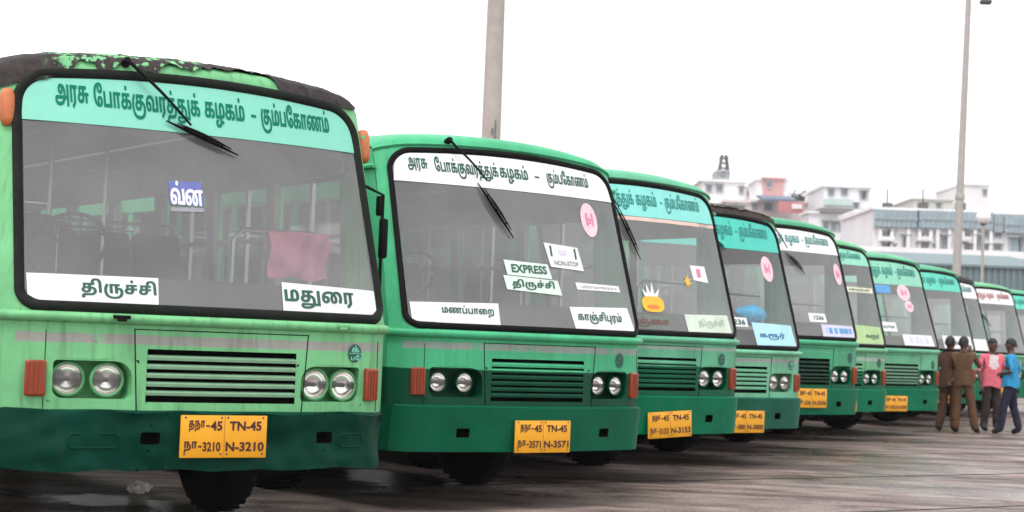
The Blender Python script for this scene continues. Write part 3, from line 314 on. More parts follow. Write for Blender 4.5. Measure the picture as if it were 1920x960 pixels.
def ticks(seed, n=16):
    """writing too small and worn to be read: a row of short strokes"""
    rn_ = random.Random(seed); V = []; Fc = []; x = 0
    for i in range(n):
        w_ = rn_.uniform(.5, 1.2); a, b = rn_.uniform(0, .3), rn_.uniform(.6, 1); k = len(V)
        V += [(x, a), (x+w_, a), (x+w_, b), (x, b)]; Fc.append((k, k+1, k+2, k+3)); x += w_+rn_.uniform(.3, 1.1)
    return V, Fc
def fit(vf, x0, x1, z0, z1, slope=0):
    V, Fc = vf
    xs = [p[0] for p in V]; ys = [p[1] for p in V]; a, b, c, d = min(xs), max(xs), min(ys), max(ys)
    return [(x0+(p[0]-a)/(b-a)*(x1-x0), z0+(p[1]-c)/(d-c)*(z1-z0)+slope*(p[0]-a)/(b-a)) for p in V], Fc
# ------------------------------------------------------------------ the bus
BELT = 1.37
def interp(v, xs, ys):
    if v <= xs[0]: return ys[0]+(v-xs[0])
    for i in range(len(xs)-1):
        if v <= xs[i+1]: return ys[i]+(ys[i+1]-ys[i])*(v-xs[i])/(xs[i+1]-xs[i])
    return ys[-1]+(v-xs[-1])
ZK = (0, .46, .98, 1.37, 2.49, 2.815, 2.95)
class Front:
    """front of a bus: x across, y back from the nose, z up; heights may be stretched a little from bus to bus"""
    def __init__(s, zk): s.zk = zk
    def zm(s, z): return interp(z, ZK, s.zk)
    def raw(s, x, z):
        t = max(0, (z-1.38)/1.37)
        y = .45*t+.16*(x/1.2)**2+.1*max(0, (abs(x)-1)/.23)**3
        if z < .81: y += .04*(.81-z)/.35
        return Vector((x, y, s.zm(z)))
    def nrm(s, x, z):
        e = 1e-3
        a = s.raw(x+e, z)-s.raw(x-e, z); b = s.raw(x, z+e)-s.raw(x, z-e)
        return a.cross(b).normalized()                # points out of the nose (-y)
    def __call__(s, x, z, off=0):
        p = s.raw(x, z)
        return p if not off else p+s.nrm(x, z)*off
def hw(z): return 1.24-.036*max(0, min(1.4, z-1.37)) if z > 1.37 else 1.24-.05*max(0, (1.0-z))
def ztop(u): return 2.885-.05*u*u-.045*abs(u)**12
def ws_path(grow=0, n=10):
    """windscreen outline, clockwise seen from the front"""
    W, Z0, Z1 = 1.13+grow, 1.42-grow, 2.815+grow
    pts = []
    for cx, cz, r, a0 in ((1, 1, .17, 0), (-1, 1, .17, 90), (-1, 0, .08, 180), (1, 0, .08, 270)):
        r += grow
        ox = cx*(W-r); oz = (Z1-r) if cz else (Z0+r)
        for i in range(n+1):
            a = R(a0+90*i/n); pts.append((ox+r*math.cos(a), oz+r*math.sin(a)))
    out = []
    for i in range(len(pts)):                       # extra points along the straight runs
        p, q = pts[i], pts[(i+1) % len(pts)]; d = math.dist(p, q); k = max(1, int(d/.09))
        out += [(p[0]+(q[0]-p[0])*j/k, p[1]+(q[1]-p[1])*j/k) for j in range(k)]
    res = []
    for x, z in out:
        t = (z-1.42)/1.395
        res.append((x*(1-.042*max(0, t)), z-.055*(x/1.08)**2*max(0, t)))
    return res
def glass_top(x, inset=.0):
    """upper edge of the windscreen at x"""
    W = 1.085-inset; r = .17; a = abs(x)
    z = 2.815-inset-.055*(x/1.08)**2
    if a > W-r: z -= r-math.sqrt(max(0, r*r-(a-(W-r))**2))
    return z
def rrect(x0, x1, z0, z1, rs, n=6):
    """rounded rectangle, radii rs = (right top, left top, left bottom, right bottom)"""
    p = []
    for (cx, cz, r, a0) in ((x1, z1, rs[0], 0), (x0, z1, rs[1], 90), (x0, z0, rs[2], 180), (x1, z0, rs[3], 270)):
        ox = cx-r if cx == x1 else cx+r; oz = cz-r if cz == z1 else cz+r
        for i in range(n+1):
            a = R(a0+90*i/n); p.append((ox+r*math.cos(a), oz+r*math.sin(a)))
    return p
def ring(mb, S, inner, outer_rect, loops=2, m=0, off=0):
    """surface between an outline and the rectangle round it"""
    x0, x1, z0, z1 = outer_rect; xc = sum(p[0] for p in inner)/len(inner); zc = (min(p[1] for p in inner)+max(p[1] for p in inner))/2
    ix = (max(p[0] for p in inner)-min(p[0] for p in inner))/2; iz = (max(p[1] for p in inner)-min(p[1] for p in inner))/2
    out = []
    for x, z in inner:
        a, b = (x-xc)/ix, (z-zc)/iz; s = max(abs(a), abs(b)); a /= s; b /= s
        out.append(((x0+x1)/2+a*(x1-x0)/2, (z0+z1)/2+b*(z1-z0)/2))
    rows = []
    for k in range(loops+1):
        t = k/loops; rows.append([S(a[0]+(b[0]-a[0])*t, a[1]+(b[1]-a[1])*t, off) for a, b in zip(inner, out)])
    mb.grid(rows, m, closed=True)
def patch(mb, S, x0, x1, z0, z1, nx=4, nz=3, m=0, off=0, fx=None):
    rows = []
    for i in range(nz+1):
        z = z0+(z1-z0)*i/nz
        rows.append([S((x0+(x1-x0)*j/nx)*(fx(z) if fx else 1), z, off) for j in range(nx+1)])
    mb.grid(rows, m)
def quad(mb, S, c, nx=6, nz=3, m=0, off=.004):
    """film on the glass: c = corners bottom-left, bottom-right, top-right, top-left"""
    rows = []
    for i in range(nz+1):
        t = i/nz; a = (c[0][0]+(c[3][0]-c[0][0])*t, c[0][1]+(c[3][1]-c[0][1])*t); b = (c[1][0]+(c[2][0]-c[1][0])*t, c[1][1]+(c[2][1]-c[1][1])*t)
        rows.append([S(a[0]+(b[0]-a[0])*j/nx, a[1]+(b[1]-a[1])*j/nx, off) for j in range(nx+1)])
    mb.grid(rows, m)
def text_on(S, vf, off, name, m, parent):
    mb = MB(); mb.add([S(x, z, off) for x, z in vf[0]], vf[1]); return mb.build(name, m, parent, smooth=0)
def recess(mb, S, path, depth, m_wall, m_back):
    a = [S(x, z) for x, z in path]; b = [p+Vector((0, depth, 0)) for p in a]; n = len(a)
    mb.grid([a, b], m_wall, closed=True); mb.add(b, [tuple(range(n))], m_back)

black = mat('black_rubber', (.006, .006, .006), .6, spec=.1, var=.3)
dark = mat('dark_void', (.004, .004, .004), .9, spec=.1)
chrome = mat('dull_chrome', (.55, .55, .54), .3, 1, var=.15)
amber = mat('amber_plastic', (.26, .036, .003), .3, coat=.15, var=.2, scale=12)
orange = mat('faded_orange_plastic', (.52, .15, .05), .5, var=.2, scale=14)
white_film = mat('white_film', (.8, .8, .8), .45, var=.06, scale=4)
green_ink = mat('green_ink', (.0, .17, .10), .6, spec=.15, var=.1)
dark_ink = mat('dark_green_ink', (.01, .09, .06), .5, var=.2)
plate_y = mat('yellow_plate', (.84, .38, .01), .4, var=.1, scale=9)
plate_ink = mat('plate_ink', (.055, .006, .015), .5)
tyre_m = mat('tyre', (.007, .007, .007), .9, spec=.1, bump=.4, bscale=30)
steel = mat('grey_steel', (.12, .12, .11), .55, .4)
pink_film = mat('pink_film', (.82, .55, .62), .5)
pink_ink = mat('pink_ink', (.68, .2, .36), .5)
seat_m = mat('seat_vinyl', (.045, .05, .06), .45, var=.25)
inner_m = mat('cabin_lining', (.46, .48, .47), .6, var=.15)
dash_m = mat('dashboard', (.03, .032, .032), .6, var=.25)
tar = mat('tarred_roof', (.035, .026, .025), .85, var=.45, scale=9, bump=.8, bscale=22)
tarp_grey = mat('grey_tarpaulin', (.36, .33, .34), .7, var=.25, scale=7, bump=.6, bscale=14)
wsg = glass('dusty_windscreen', .23, dcol=(.46, .45, .46))
wsg2 = glass('clear_windscreen', .22, dcol=(.54, .54, .54))
sideg = glass('side_glass', .12)
lensg = glass('lamp_glass', .12, (.95, .95, .95), (.82, .81, .78), 1.5)
reflector = mat('lamp_reflector', (.93, .92, .88), .14, 1, var=.02, scale=3)
under_m = mat('chassis', (.007, .007, .007), .9, spec=.1)
T_ARASU = ['அ', 'ர', 'சு']; T_POK = ['ே', 'ப', 'ா', 'க்', 'கு', 'வ', 'ர', 'த்', 'து', 'க்']; T_KAZ = ['க', 'ழ', 'க', 'ம்']
T_KUM = ['கு', 'ம்', 'ப', 'ே', 'க', 'ா', 'ண', 'ம்']; T_TRI = ['த', 'ி', 'ரு', 'ச்', 'ச', 'ி']; T_MAD = ['ம', 'து', 'ை', 'ர']
T_MAN = ['ம', 'ண', 'ப்', 'ப', 'ா', 'ை', 'ற']; T_KAN = ['க', 'ா', 'ஞ்', 'ச', 'ி', 'பு', 'ர', 'ம்']; T_TN = ['த', 'ந', 'ா']; T_N = ['ந', 'ா']
T_THA = ['த', 'ஞ்', 'ை', 'ச']; T_KAR = ['க', 'ரூ', 'ர்']

BUSES = []
def make_wheel(name, x, y, parent):
    s = 1 if x > 0 else -1
    mb = MB(); mb.lathe([(.30, -.13), (.42, -.14), (.47, -.12), (.5, -.07), (.5, .07), (.47, .12), (.42, .14), (.30, .13)], (x, y, .5), (s, 0, 0), 32)
    for k in range(32):                                  # tread blocks
        a = 2*math.pi*k/32; mb.box((x, y+.5*math.cos(a), .5+.5*math.sin(a)), (.2, .045, .007), 0, Matrix.Rotation(a-math.pi/2, 3, 'X'))
    o = mb.build(name, tyre_m, parent)
    MB().lathe([(.30, -.1), (.30, .1), (.27, .11), (.25, .03), (.13, .05), (.11, .12), (.0, .13)], (x, y, .5), (s, 0, 0), 24).build('rim', steel, o)
_seat = {}
def make_seat(x, y, wdt, parent):
    key = wdt
    if key not in _seat:
        a = MB(); a.rbox((0, 0, 1.36), (wdt, .44, .12), .03)
        n = max(1, round(wdt/.44))
        for i in range(n):
            a.rbox((-wdt/2+wdt*(i+.5)/n, .24, 1.70), (wdt/n-.03, .1, .62), .035, rot=Matrix.Rotation(R(-9), 3, 'X'))
        s = a.build('seat', seat_m, parent); b = MB()
        b.tube([(-wdt/2+.03, .24, .95), (-wdt/2+.03, .26, 1.95), (-wdt/2+.06, .29, 2.08), (wdt/2-.06, .29, 2.08), (wdt/2-.03, .26, 1.95), (wdt/2-.03, .24, .95)], .014, 6)
        f = b.build('grab_rail', chrome, s); _seat[key] = (s, f)
    else:
        s0, f0 = _seat[key]; s = s0.copy(); C.objects.link(s); s.parent = parent; f = f0.copy(); C.objects.link(f); f.parent = s
    s.location = (x, y, 0); return s

def headlight(S, x, z, r, rim_mat, parent):
    p = S(x, z); c = Vector((x, p.y+.055, p.z)); ax = S.nrm(x, z).lerp(Vector((0, -1, 0)), .6).normalized()
    mb = MB(); mb.lathe([(r*1.0, -.03), (r*1.13, -.02), (r*1.16, .0), (r*1.12, .016), (r*1.02, .018), (r*.98, .004)], c, ax, 28, cap=False)
    h = mb.build('headlight', rim_mat, parent)
    MB().lathe([(r*.985, .006), (r*1.03, .017), (r*1.06, .0185)], c, ax, 28, cap=False).build('gasket', black, h)
    MB().lathe([(r*1.0, .004)]+[(r*math.cos(R(a)), -.06*math.sin(R(a))*1.1) for a in (15, 30, 45, 60, 75)]+[(.0, -.066)], c, ax, 28, cap=False).build('reflector', reflector, h)
    MB().lathe([(.0, .03), (.011, .028), (.014, .022), (.014, -.05), (0, -.055)], c-ax*.012, ax, 12).build('bulb', black, h)
    MB().lathe([(r*1.0, .006), (r*.8, .014), (r*.5, .02), (0, .023)], c, ax, 28, cap=False).build('lens', lensg, h)
    return h

def make_bus(k, loc, yaw, label, P):
    S = Front(P.get('zk', ZK)); zm = S.zm; full = P.get('full', True)
    r = empty('bus', loc, R(yaw)); tag(r, label, 'bus', 'green buses parked in a row'); BUSES.append(r)
    pm = P['paint']; pl = P['lower']                    # upper body paint, lower panel paint (same scheme by height)
    L = 10.2
    # --- mask round the windscreen
    mb = MB(); inner = ws_path(.035); rows = []
    xs, zs0, zs1 = 1.165, 1.385, 2.85
    for q in range(5):
        t = q/4; row = []
        for x, z in inner:
            zz = z+.055*(x/1.08)**2*max(0, (z-1.42)/1.395)
            a, b = x/(1.165*(1-.042*max(0, (z-1.42)/1.395))), (zz-(zs0+zs1)/2)/((zs1-zs0)/2); s = max(abs(a), abs(b)); a /= s; b /= s
            zo = BELT+(b+1)/2*(ztop(a)-BELT); xo = a*hw(BELT+(b+1)/2*(2.885-BELT))
            row.append(S(x+(xo-x)*t, z+(zo-z)*t))
        rows.append(row)
    mb.grid(rows, closed=True); mb.build('front_mask', pm, r, 60)
    # --- roof with rounded shoulders
    dome = [(0, 0), (.012, .03), (.05, .06), (.13, .085), (.3, .105), (.7, .115), (2, .12), (5, .12), (L-.3, .11), (L, .05)]
    us = [math.sin((i/30-1)*math.pi/2)*.6+(i/30-1)*.4 for i in range(61)]
    mb = MB(); rows = []
    for dy, dz in dome:
        row = []
        for u in us:
            p = S(u*hw(2.8), ztop(u)); fl = max(0, 1-dy/2.5)
            row.append(Vector((p.x, .45+.02+(p.y-.47)*fl+dy*(1-.0*abs(u)) if dy > .3 else p.y+dy, p.z+dz*(1-.3*u*u-.25*abs(u)**10))))
        rows.append(row)
    mb.grid(rows); roof = mb.build('roof', pm, r, 60)
    # drip rail above the windscreen, and along the side
    if 'felt' not in P: mb = MB(); mb.tube([S(u*hw(2.8)*1.0, ztop(u)-.012, .008) for u in us], .012, 6, flat=.7); mb.build('drip_rail', pm, r, 60)
    # --- sides
    for sd in (-1, 1):
        mb = MB()
        zs = [.5, .8, 1.05, BELT, 1.55, 2.38, 2.62, ztop(1)]
        y0 = S(1.235, BELT).y
        ys = [None, .75, 1.62, 2.78, 3.6, 4.6, 5.6, 6.6, 7.0, 8.15, 8.9, 9.6, L+.2]
        pts = {}
        for i, z in enumerate(zs):
            for j, y in enumerate(ys):
                x = hw(min(z, 2.8)); p = S(x, min(z, ztop(1)))
                pts[i, j] = Vector((sd*x, p.y if j == 0 else y, p.z))
        for i in range(len(zs)-1):
            for j in range(len(ys)-1):
                if i == 4 and j >= 1: continue                    # window strip (pillars added below)
                if i < 2 and j in (2, 8): continue                # wheel arches
                mb.add([pts[i, j], pts[i, j+1], pts[i+1, j+1], pts[i+1, j]], [(0, 1, 2, 3)])
        za, zb_ = zm(1.55), zm(2.38)
        yw = [.75, 1.75, 2.75, 3.75, 4.75, 5.75, 6.75, 7.75, 8.75, 9.6]
        for y in yw+[10.3]:
            x = (hw(1.55)+hw(2.38))/2
            mb.box((sd*(x-.02), y, (za+zb_)/2), (.05, .09, zb_-za+.02), 0, Matrix.Rotation(-sd*.06, 3, 'Y'))
        mb.tube([(sd*(hw(2.5)+.015), .6, zm(2.62)), (sd*(hw(2.5)+.015), 10.2, zm(2.62))], .018, 6)
        mb.tube([(sd*(hw(1.4)+.01), .45, zm(1.48)), (sd*(hw(1.4)+.01), 10.2, zm(1.48))], .02, 6)
        mb.build('side_panel', pm, r, 30)
        if sd < 0 or k in (1, 2):
            for y in yw[:3]:
                w_ = MB(); x = sd*((hw(1.55)+hw(2.38))/2-.02); h_ = zb_-za
                for zz in (za+.02, (za+zb_)/2, zb_-.02): w_.box((x, y+.5, zz), (.03, .9, .03))
                w_.box((x, y+.5, (za+zb_)/2), (.028, .03, h_-.07))
                w_.box((x-.002*sd, y+.5, (za+zb_)/2), (.004, .88, h_-.06), 1)
                w_.build('side_window', [chrome, sideg], r, 0)
    mb = MB(); mb.box((0, L+.12, zm(.95)), (2.42, .06, zm(1.5)-.5)); mb.box((0, L+.12, zm(2.6)), (2.3, .06, .4))
    for x in (-1.05, 1.05): mb.box((x, L+.12, zm(2.0)), (.3, .06, .95))
    mb.build('rear_wall', pm, r)
    MB().box((0, 5.6, .95), (2.36, 8.9, .05)).box((0, 5.2, .72), (.9, 9.2, .32)).box((0, 2.2, .5), (1.9, .12, .12)).box((0, 7.5, .5), (1.9, .12, .12)).build('underbody', under_m, r)
    # inner lining: ceiling, side linings, dividing bulkhead
    mb = MB(); rows = []
    for y in (.62, 3, 6, 10): rows.append([Vector((u*hw(2.7)*.97, y+(S(u*1.1, 2.8).y-.45 if y < 1 else 0), zm(2.84)-.05*u*u-.12*abs(u)**6)) for u in [i/8-1 for i in range(17)]])
    mb.grid(rows)
    for sd in (-1, 1):
        mb.box((sd*1.185, 5.4, zm(1.26)), (.02, 9.2, .6)); mb.box((sd*1.125, 5.4, zm(2.5)), (.02, 9.4, .26))
        for y in (1.75, 2.75, 3.75, 4.75, 5.75, 6.75, 7.75, 8.75, 9.6, 10.2): mb.box((sd*1.155, y, zm(1.97)), (.03, .12, zm(2.4)-zm(1.54)), 0, Matrix.Rotation(-sd*.06, 3, 'Y'))
    mb.box((0, L+.06, 1.2), (2.3, .03, .9)); mb.box((0, L+.06, zm(2.6)), (2.2, .03, .42))
    for x in (-1.0, 1.0): mb.box((x, L+.06, zm(2.0)), (.34, .03, .9))
    mb.build('cabin_lining', inner_m, r, 50)
    # --- belt ledge under the windscreen
    mb = MB(); prof = [(-.03, 1.375), (.012, 1.372), (.034, 1.362), (.04, 1.345), (.034, 1.325), (.012, 1.312), (-.02, 1.31)]
    mb.grid([[S(i/20*1.245-1.245, z, o) for i in range(41)] for o, z in prof]); mb.build('belt_ledge', pm, r, 60)
    # --- lower front panel with lamp recesses and grille opening
    G = P.get('grille', (-.455, .495, .862, 1.172)); gx0, gx1, gz0, gz1 = G
    LX = (.50, 1.0); LZ = (.855, 1.105); zb0, zb1 = .80, 1.318
    mb = MB(); lam = MB()
    for x0, x1 in ((-1.24, -LX[1]), (-LX[0], gx0), (gx0, gx1), (gx1, LX[0]), (LX[1], 1.24)):
        if x1-x0 < .004: continue
        n = max(2, int((x1-x0)/.06))
        if x0 == gx0: patch(mb, S, x0, x1, gz1, zb1, n, 3); patch(mb, S, x0, x1, zb0, gz0, n, 2)
        else: patch(mb, S, x0, x1, zb0, zb1, n, 6)
    for sd in (-1, 1):
        a, b = sorted((sd*LX[0], sd*LX[1]))
        patch(mb, S, a, b, LZ[1], zb1, 8, 3); patch(mb, S, a, b, zb0, LZ[0], 8, 1)
        i0, i1 = sorted((sd*.535, sd*.975))
        big = .1
        inn = rrect(i0, i1, .875, 1.095, (big, .025, .06, .03) if sd < 0 else (.025, big, .03, .06))
        ring(mb, S, inn, (a, b, LZ[0], LZ[1]), 2)
        recess(mb, S, inn, .16, 0, 0)
    # seams of the engine hatch
    for xx, sl_ in ((-.52, -.03), (.56, .03)):
        mb.tube([S(xx+sl_*(1-t)*0+sl_*(t-.5), .81+(1.29-.81)*t, .001) for t in [i/8 for i in range(9)]], .0035, 5, 1)
    mb.tube([S(-.53+1.11*i/16, 1.285, .001) for i in range(17)], .003, 5, 1)
    for i in range(25):
        c_ = S(-1.18+2.36*i/24, 1.295); mb.lathe([(.006, 0), (.005, .0025), (0, .0035)], c_, S.nrm(-1.18+2.36*i/24, 1.295), 7)
    for x_ in (-1.02, 1.13):                                # panel joints
        mb.tube([S(x_, .815+.45*i/6, .0) for i in range(7)], .0025, 5, 1)
    mb.build('lower_panel', [pl, dark], r, 50)
    # grille
    gr = MB(); path = [(gx0+(gx1-gx0)*i/12, gz1) for i in range(13)]+[(gx1+(gx0-gx1)*i/12, gz0) for i in range(13)]
    recess(gr, S, path, .07, 0, 0)
    g = gr.build('grille', dark, r, 0)
    ns = P.get('slats', 5); pitch = (gz1-gz0)/(ns+1) if P.get('open', True) else (gz1-gz0)/ns
    for i in range(ns):
        zc = gz1-(i+1)*pitch; h = pitch*P.get('slat', .46)
        mb = MB(); rows = []
        for o, z in ((-.03, zc+h*.75), (-.002, zc+h*.5), (.004, zc+h*.2), (.002, zc-h*.45), (-.006, zc-h*.5), (-.03, zc-h*.3)):
            rows.append([S(gx0+(gx1-gx0)*j/16, z, o) for j in range(17)])
        mb.grid(rows); mb.build('slat', P.get('slat_mat', pl), g, 40)
    # headlights and side lamps
    for x, z in P.get('lamps', ((-.878, .985), (-.66, .985), (.66, .982), (.878, .98))):
        headlight(S, x, z, P.get('lamp_r', .078), P.get('rim', pl), r)
    for sd in (-1, 1):
        mb = MB(); x0, x1 = sorted((sd*1.012, sd*1.115)); rows = []
        for o, ins in ((-.01, 0), (.022, .0), (.03, .008)):
            rr_ = rrect(x0+ins, x1-ins, .885+ins, 1.09-ins, (.012,)*4, 3); rows.append([S(x, z, o) for x, z in rr_])
        mb.grid(rows, closed=True); mb.add(rows[-1], [tuple(range(len(rows[-1])))])
        for j in range(4): mb.tube([S(x0+.02+(x1-x0-.04)*j/3, z, .031) for z in (.9, 1.075)], .0028, 5)
        mb.build('marker_lamp', amber, r, 40)
    # emblem
    ex, ez = P.get('emblem', (.93, 1.185)); e = MB(); er = .052; zr = er/1.0
    pts = lambda q: [(ex+q*er*math.cos(a), ez+q*zr*1.12*math.sin(a)) for a in [2*math.pi*i/28 for i in range(28)]]
    if P.get('emblem_disc', True):
        e.grid([[S(x, z, .004) for x, z in pts(1)], [S(x, z, .006) for x, z in pts(.9)], [S(x, z, .006) for x, z in pts(.02)]], 0, True)
        v, f = fit(tamil([['க்']]), ex-.03, ex+.03, ez+.005, ez+.048); e.add([S(x, z, .009) for x, z in v], f, 1)
        v, f = fit(tamil([['ப', 'ே']]), ex-.034, ex+.034, ez-.045, ez-.012); e.add([S(x, z, .009) for x, z in v], f, 1)
        e.tube([S(ex-.05+.1*i/6, ez-.003, .008) for i in range(7)], .003, 4, 1)
    else:
        e.grid([[S(x, z, .005) for x, z in pts(1)], [S(x, z, .005) for x, z in pts(.66)]], 0, True)
        v, f = fit(tamil([['சு']]), ex-.034, ex+.034, ez-.046, ez+.046); e.add([S(x, z, .005) for x, z in v], f, 0)
    e.build('emblem', [dark_ink, P['em2']], r, 0)
    # --- bumper
    mb = MB(); B0, B1 = .465, .805; rnd = random.Random(k); dent = P.get('dent', 0)
    holes = P.get('holes', ((-.69, .61), (.69, .61))); hwid, hh = .055, .035
    def SB(x, z, o=0):
        d = dent*(noise.noise(Vector((x*3+k, z*4, 1.3)))*.05+noise.noise(Vector((x*9, z*9, k)))*.018)
        zz = z+(dent*noise.noise(Vector((x*4, 7.7, k)))*.022 if z < .5 or z > .79 else 0)
        p = S(x, zz, .038+o+d); return p
    xs_ = [-1.2]
    for hx, hz in holes: xs_ += [hx-.1, hx+.1]
    xs_ += [1.2]
    for a, b in zip(xs_[::2], xs_[1::2]): patch(mb, SB, a, b, B0, B1, max(3, int((b-a)/.03)), 22)
    for hx, hz in holes:
        patch(mb, SB, hx-.1, hx+.1, hz+.07, B1, 10, 8); patch(mb, SB, hx-.1, hx+.1, B0, hz-.07, 10, 8)
        inn = [q_ for a_, b_ in zip(*(lambda l: (l, l[1:]+l[:1]))(rrect(hx-hwid, hx+hwid, hz-hh, hz+hh, (.008,)*4, 2))) for q_ in [(a_[0]+(b_[0]-a_[0])*t_/4, a_[1]+(b_[1]-a_[1])*t_/4) for t_ in range(4)]]; ring(mb, SB, inn, (hx-.1, hx+.1, hz-.07, hz+.07), 3)
        recess(mb, SB, inn, .08, 1, 1)
    N_ = 90
    top = [SB(-1.2+2.4*i/N_, B1) for i in range(N_+1)]; topb = [S(-1.2+2.4*i/N_, B1+.012, -.01) for i in range(N_+1)]
    mb.grid([top, topb]); bot = [SB(-1.2+2.4*i/N_, B0) for i in range(N_+1)]; botb = [p+Vector((0, .05, .006)) for p in bot]; mb.grid([bot, botb])
    for sd in (-1, 1):                                     # returns along the sides
        rows = []
        for z in (B0, .6, .7, B1):
            p = SB(sd*1.2, z); rows.append([p, Vector((sd*(hw(z)+.022), p.y+.06, p.z)), Vector((sd*(hw(z)+.02), .62, p.z))])
        mb.grid(rows)
    bp = mb.build('bumper', [P.get('bump_mat', pl), dark], r, 50)
    if P.get('press'):                                     # pressed oblong beside the tow holes
        for x0, x1 in ((-.88, -.6), (.82, 1.0)):
            q = MB(); rr_ = rrect(x0, x1, .6, .68, (.03,)*4, 4); q.tube([SB(x, z, .002) for x, z in rr_], .006, 5, closed=True); q.build('pressing', P.get('bump_mat', pl), bp, 40)
    # number plate
    if 'plate' in P:
        px, pz, num, tilt = P['plate']; c = S(px, pz, .055); c.y = S(px, .7).y-.058; rot = Matrix.Rotation(tilt, 3, 'Y')
        mb = MB(); mb.rbox(c, (.545, .014, .245), .005, 0, rot); mb.box(c+Vector((0, -.0075, 0)), (.004, .003, .24), 1, rot)
        for bx_ in (-.245, -.02, .02, .245):
            for bz_ in (-.1, .11): mb.lathe([(.007, 0), (.006, .003), (0, .004)], c+rot @ Vector((bx_, -.007, bz_)), (0, -1, 0), 8, 2)
        pl_o = mb.build('number_plate', [plate_y, mat('plate_seam', (.5, .22, .01), .5), steel], r, 30)
        mb = MB()
        for (bx0, bx1, bz0, bz1, vf) in ((-.225, -.125, .03, .093, tamil([T_TN], 0, 0)), (-.118, -.095, .057, .067, latin('-')), (-.09, -.015, .035, .09, latin('45')),
                (.03, .235, .035, .09, latin('TN-45')), (-.25, -.17, -.09, -.027, tamil([T_N], 0, 0)), (-.163, -.14, -.062, -.052, latin('-')), (-.135, -.022, -.085, -.03, latin(num)), (.01, .255, -.085, -.03, latin('N-'+num))):
            v, f = fit(vf, bx0, bx1, bz0, bz1); mb.add([c+rot @ Vector((x, -.0095, z)) for x, z in v], f)
        mb.build('lettering', plate_ink, pl_o, 0)
    # --- windscreen: rubber, glass, films
    path = ws_path(.022); mb = MB(); mb.tube([S(x, z, .004) for x, z in path], P.get('rub', .026), 8, closed=True, up=(0, -1, 0), flat=.55)
    mb.build('windscreen_seal', P.get('seal', black), r, 60)
    path = ws_path(0); mb = MB(); cx, cz = 0, 2.1
    rows = [[S(cx+(x-cx)*t, cz+(z-cz)*t) for x, z in path] for t in (1, .85, .7, .55, .4, .25, .1, .01)]
    mb.grid(rows, closed=True); mb.add(rows[-1], [tuple(range(len(path)))]); mb.build('windscreen', P.get('glass', wsg), r, 180)
    if 'band' in P:
        zb_, bm_, ink, words = P['band'][:4]; mb = MB(); cols = []
        for i in range(49):
            u = math.sin((i/24-1)*math.pi/2); x = u*1.082; zt = max(glass_top(x, .004), zb_+.01)
            cols.append([S(x*(1+.012*(1-q/3)), zb_+(zt-zb_)*q/3, .004) for q in range(4)])
        mb.grid(cols); bo = mb.build('header_band', bm_, r, 60)
        for x0, x1, z0, z1, vf in words: text_on(S, fit(vf, x0, x1, z0, z1), .007, 'lettering', ink, bo)
    for nm, corners, fm, texts in P.get('films', ()):
        mb = MB(); quad(mb, S, corners); fo = mb.build(nm, fm, r, 60)
        for x0, x1, z0, z1, vf, ink in texts: text_on(S, fit(vf, x0, x1, z0, z1), .007, 'lettering', ink, fo)
    for cx, cz, rx, rz in P.get('discs', ()):
        mb = MB(); el = lambda q: [(cx+q*rx*math.cos(2*math.pi*i/32), cz+q*rz*math.sin(2*math.pi*i/32)) for i in range(32)]
        mb.grid([[S(x, z, .004) for x, z in el(q)] for q in (1, .6, .02)], 0, True); mb.add([S(x, z, .004) for x, z in el(.02)], [tuple(range(32))]); d = mb.build('round_sticker', pink_film, r, 60)
        mb = MB()
        v, f = fit(latin('1'), cx-.4*rx, cx-.15*rx, cz-.35*rz, cz+.4*rz); mb.add([S(x, z, .007) for x, z in v], f)
        v, f = fit(latin('to'), cx-.1*rx, cx+.2*rx, cz-.25*rz, cz+.2*rz); mb.add([S(x, z, .007) for x, z in v], f)
        v, f = fit(latin('1'), cx+.3*rx, cx+.5*rx, cz-.35*rz, cz+.4*rz); mb.add([S(x, z, .007) for x, z in v], f)
        mb.build('lettering', pink_ink, d, 0)
    # wiper
    if 'wiper' in P:
        piv, el_, b0, b1 = P['wiper']; mb = MB()
        mb.lathe([(.0, -.02), (.026, -.02), (.026, .03), (.018, .045), (0, .047)], S(*piv, .02), S.nrm(*piv), 14)
        n_ = 8; mb.tube([S(piv[0]+(el_[0]-piv[0])*i/n_, piv[1]+(el_[1]-piv[1])*i/n_, .055+.02*math.sin(math.pi*i/n_)) for i in range(n_+1)], [.012-.005*i/n_ for i in range(n_+1)], 6)
        wo = mb.build('wiper', black, r, 50); mb = MB()
        mb.tube([S(b0[0]+(b1[0]-b0[0])*i/8, b0[1]+(b1[1]-b0[1])*i/8, .022) for i in range(9)], [.004, .008, .011, .013, .013, .012, .010, .007, .004], 6, flat=None)
        mb.tube([S(b0[0]+(b1[0]-b0[0])*i/8, b0[1]+(b1[1]-b0[1])*i/8, .045+.012*math.sin(math.pi*i/8)) for i in range(1, 8)], [.003, .006, .009, .010, .009, .006, .003], 6)
        for t in (.25, .5, .75):
            x, z = b0[0]+(b1[0]-b0[0])*t, b0[1]+(b1[1]-b0[1])*t; mb.tube([S(x, z, .02), S(x, z, .055)], .007, 6)
        mb.build('wiper_blade', black, wo, 50)
    if P.get('clips'):
        for x in (-.62, .8):
            q = MB(); q.rbox(S(x, 1.352, .03), (.1, .04, .022), .006); q.rbox(S(x, 1.335, .035), (.05, .045, .016), .004); q.build('ledge_clip', black if x < 0 else pm, r, 30)
    if P.get('roof_lamps'):
        for x, z in ((-1.165, 2.56), (1.2, 2.56)):
            q = MB(); c = S(x, z)
            q.lathe([(.0, -.115), (.03, -.105), (.042, -.07), (.045, 0), (.042, .07), (.03, .105), (0, .115)], c+Vector((.03 if x > 0 else 0, .02 if x > 0 else -.03, 0)), (0, .15, 1), 16)
            q.build('roof_marker_lamp', orange, r, 60)
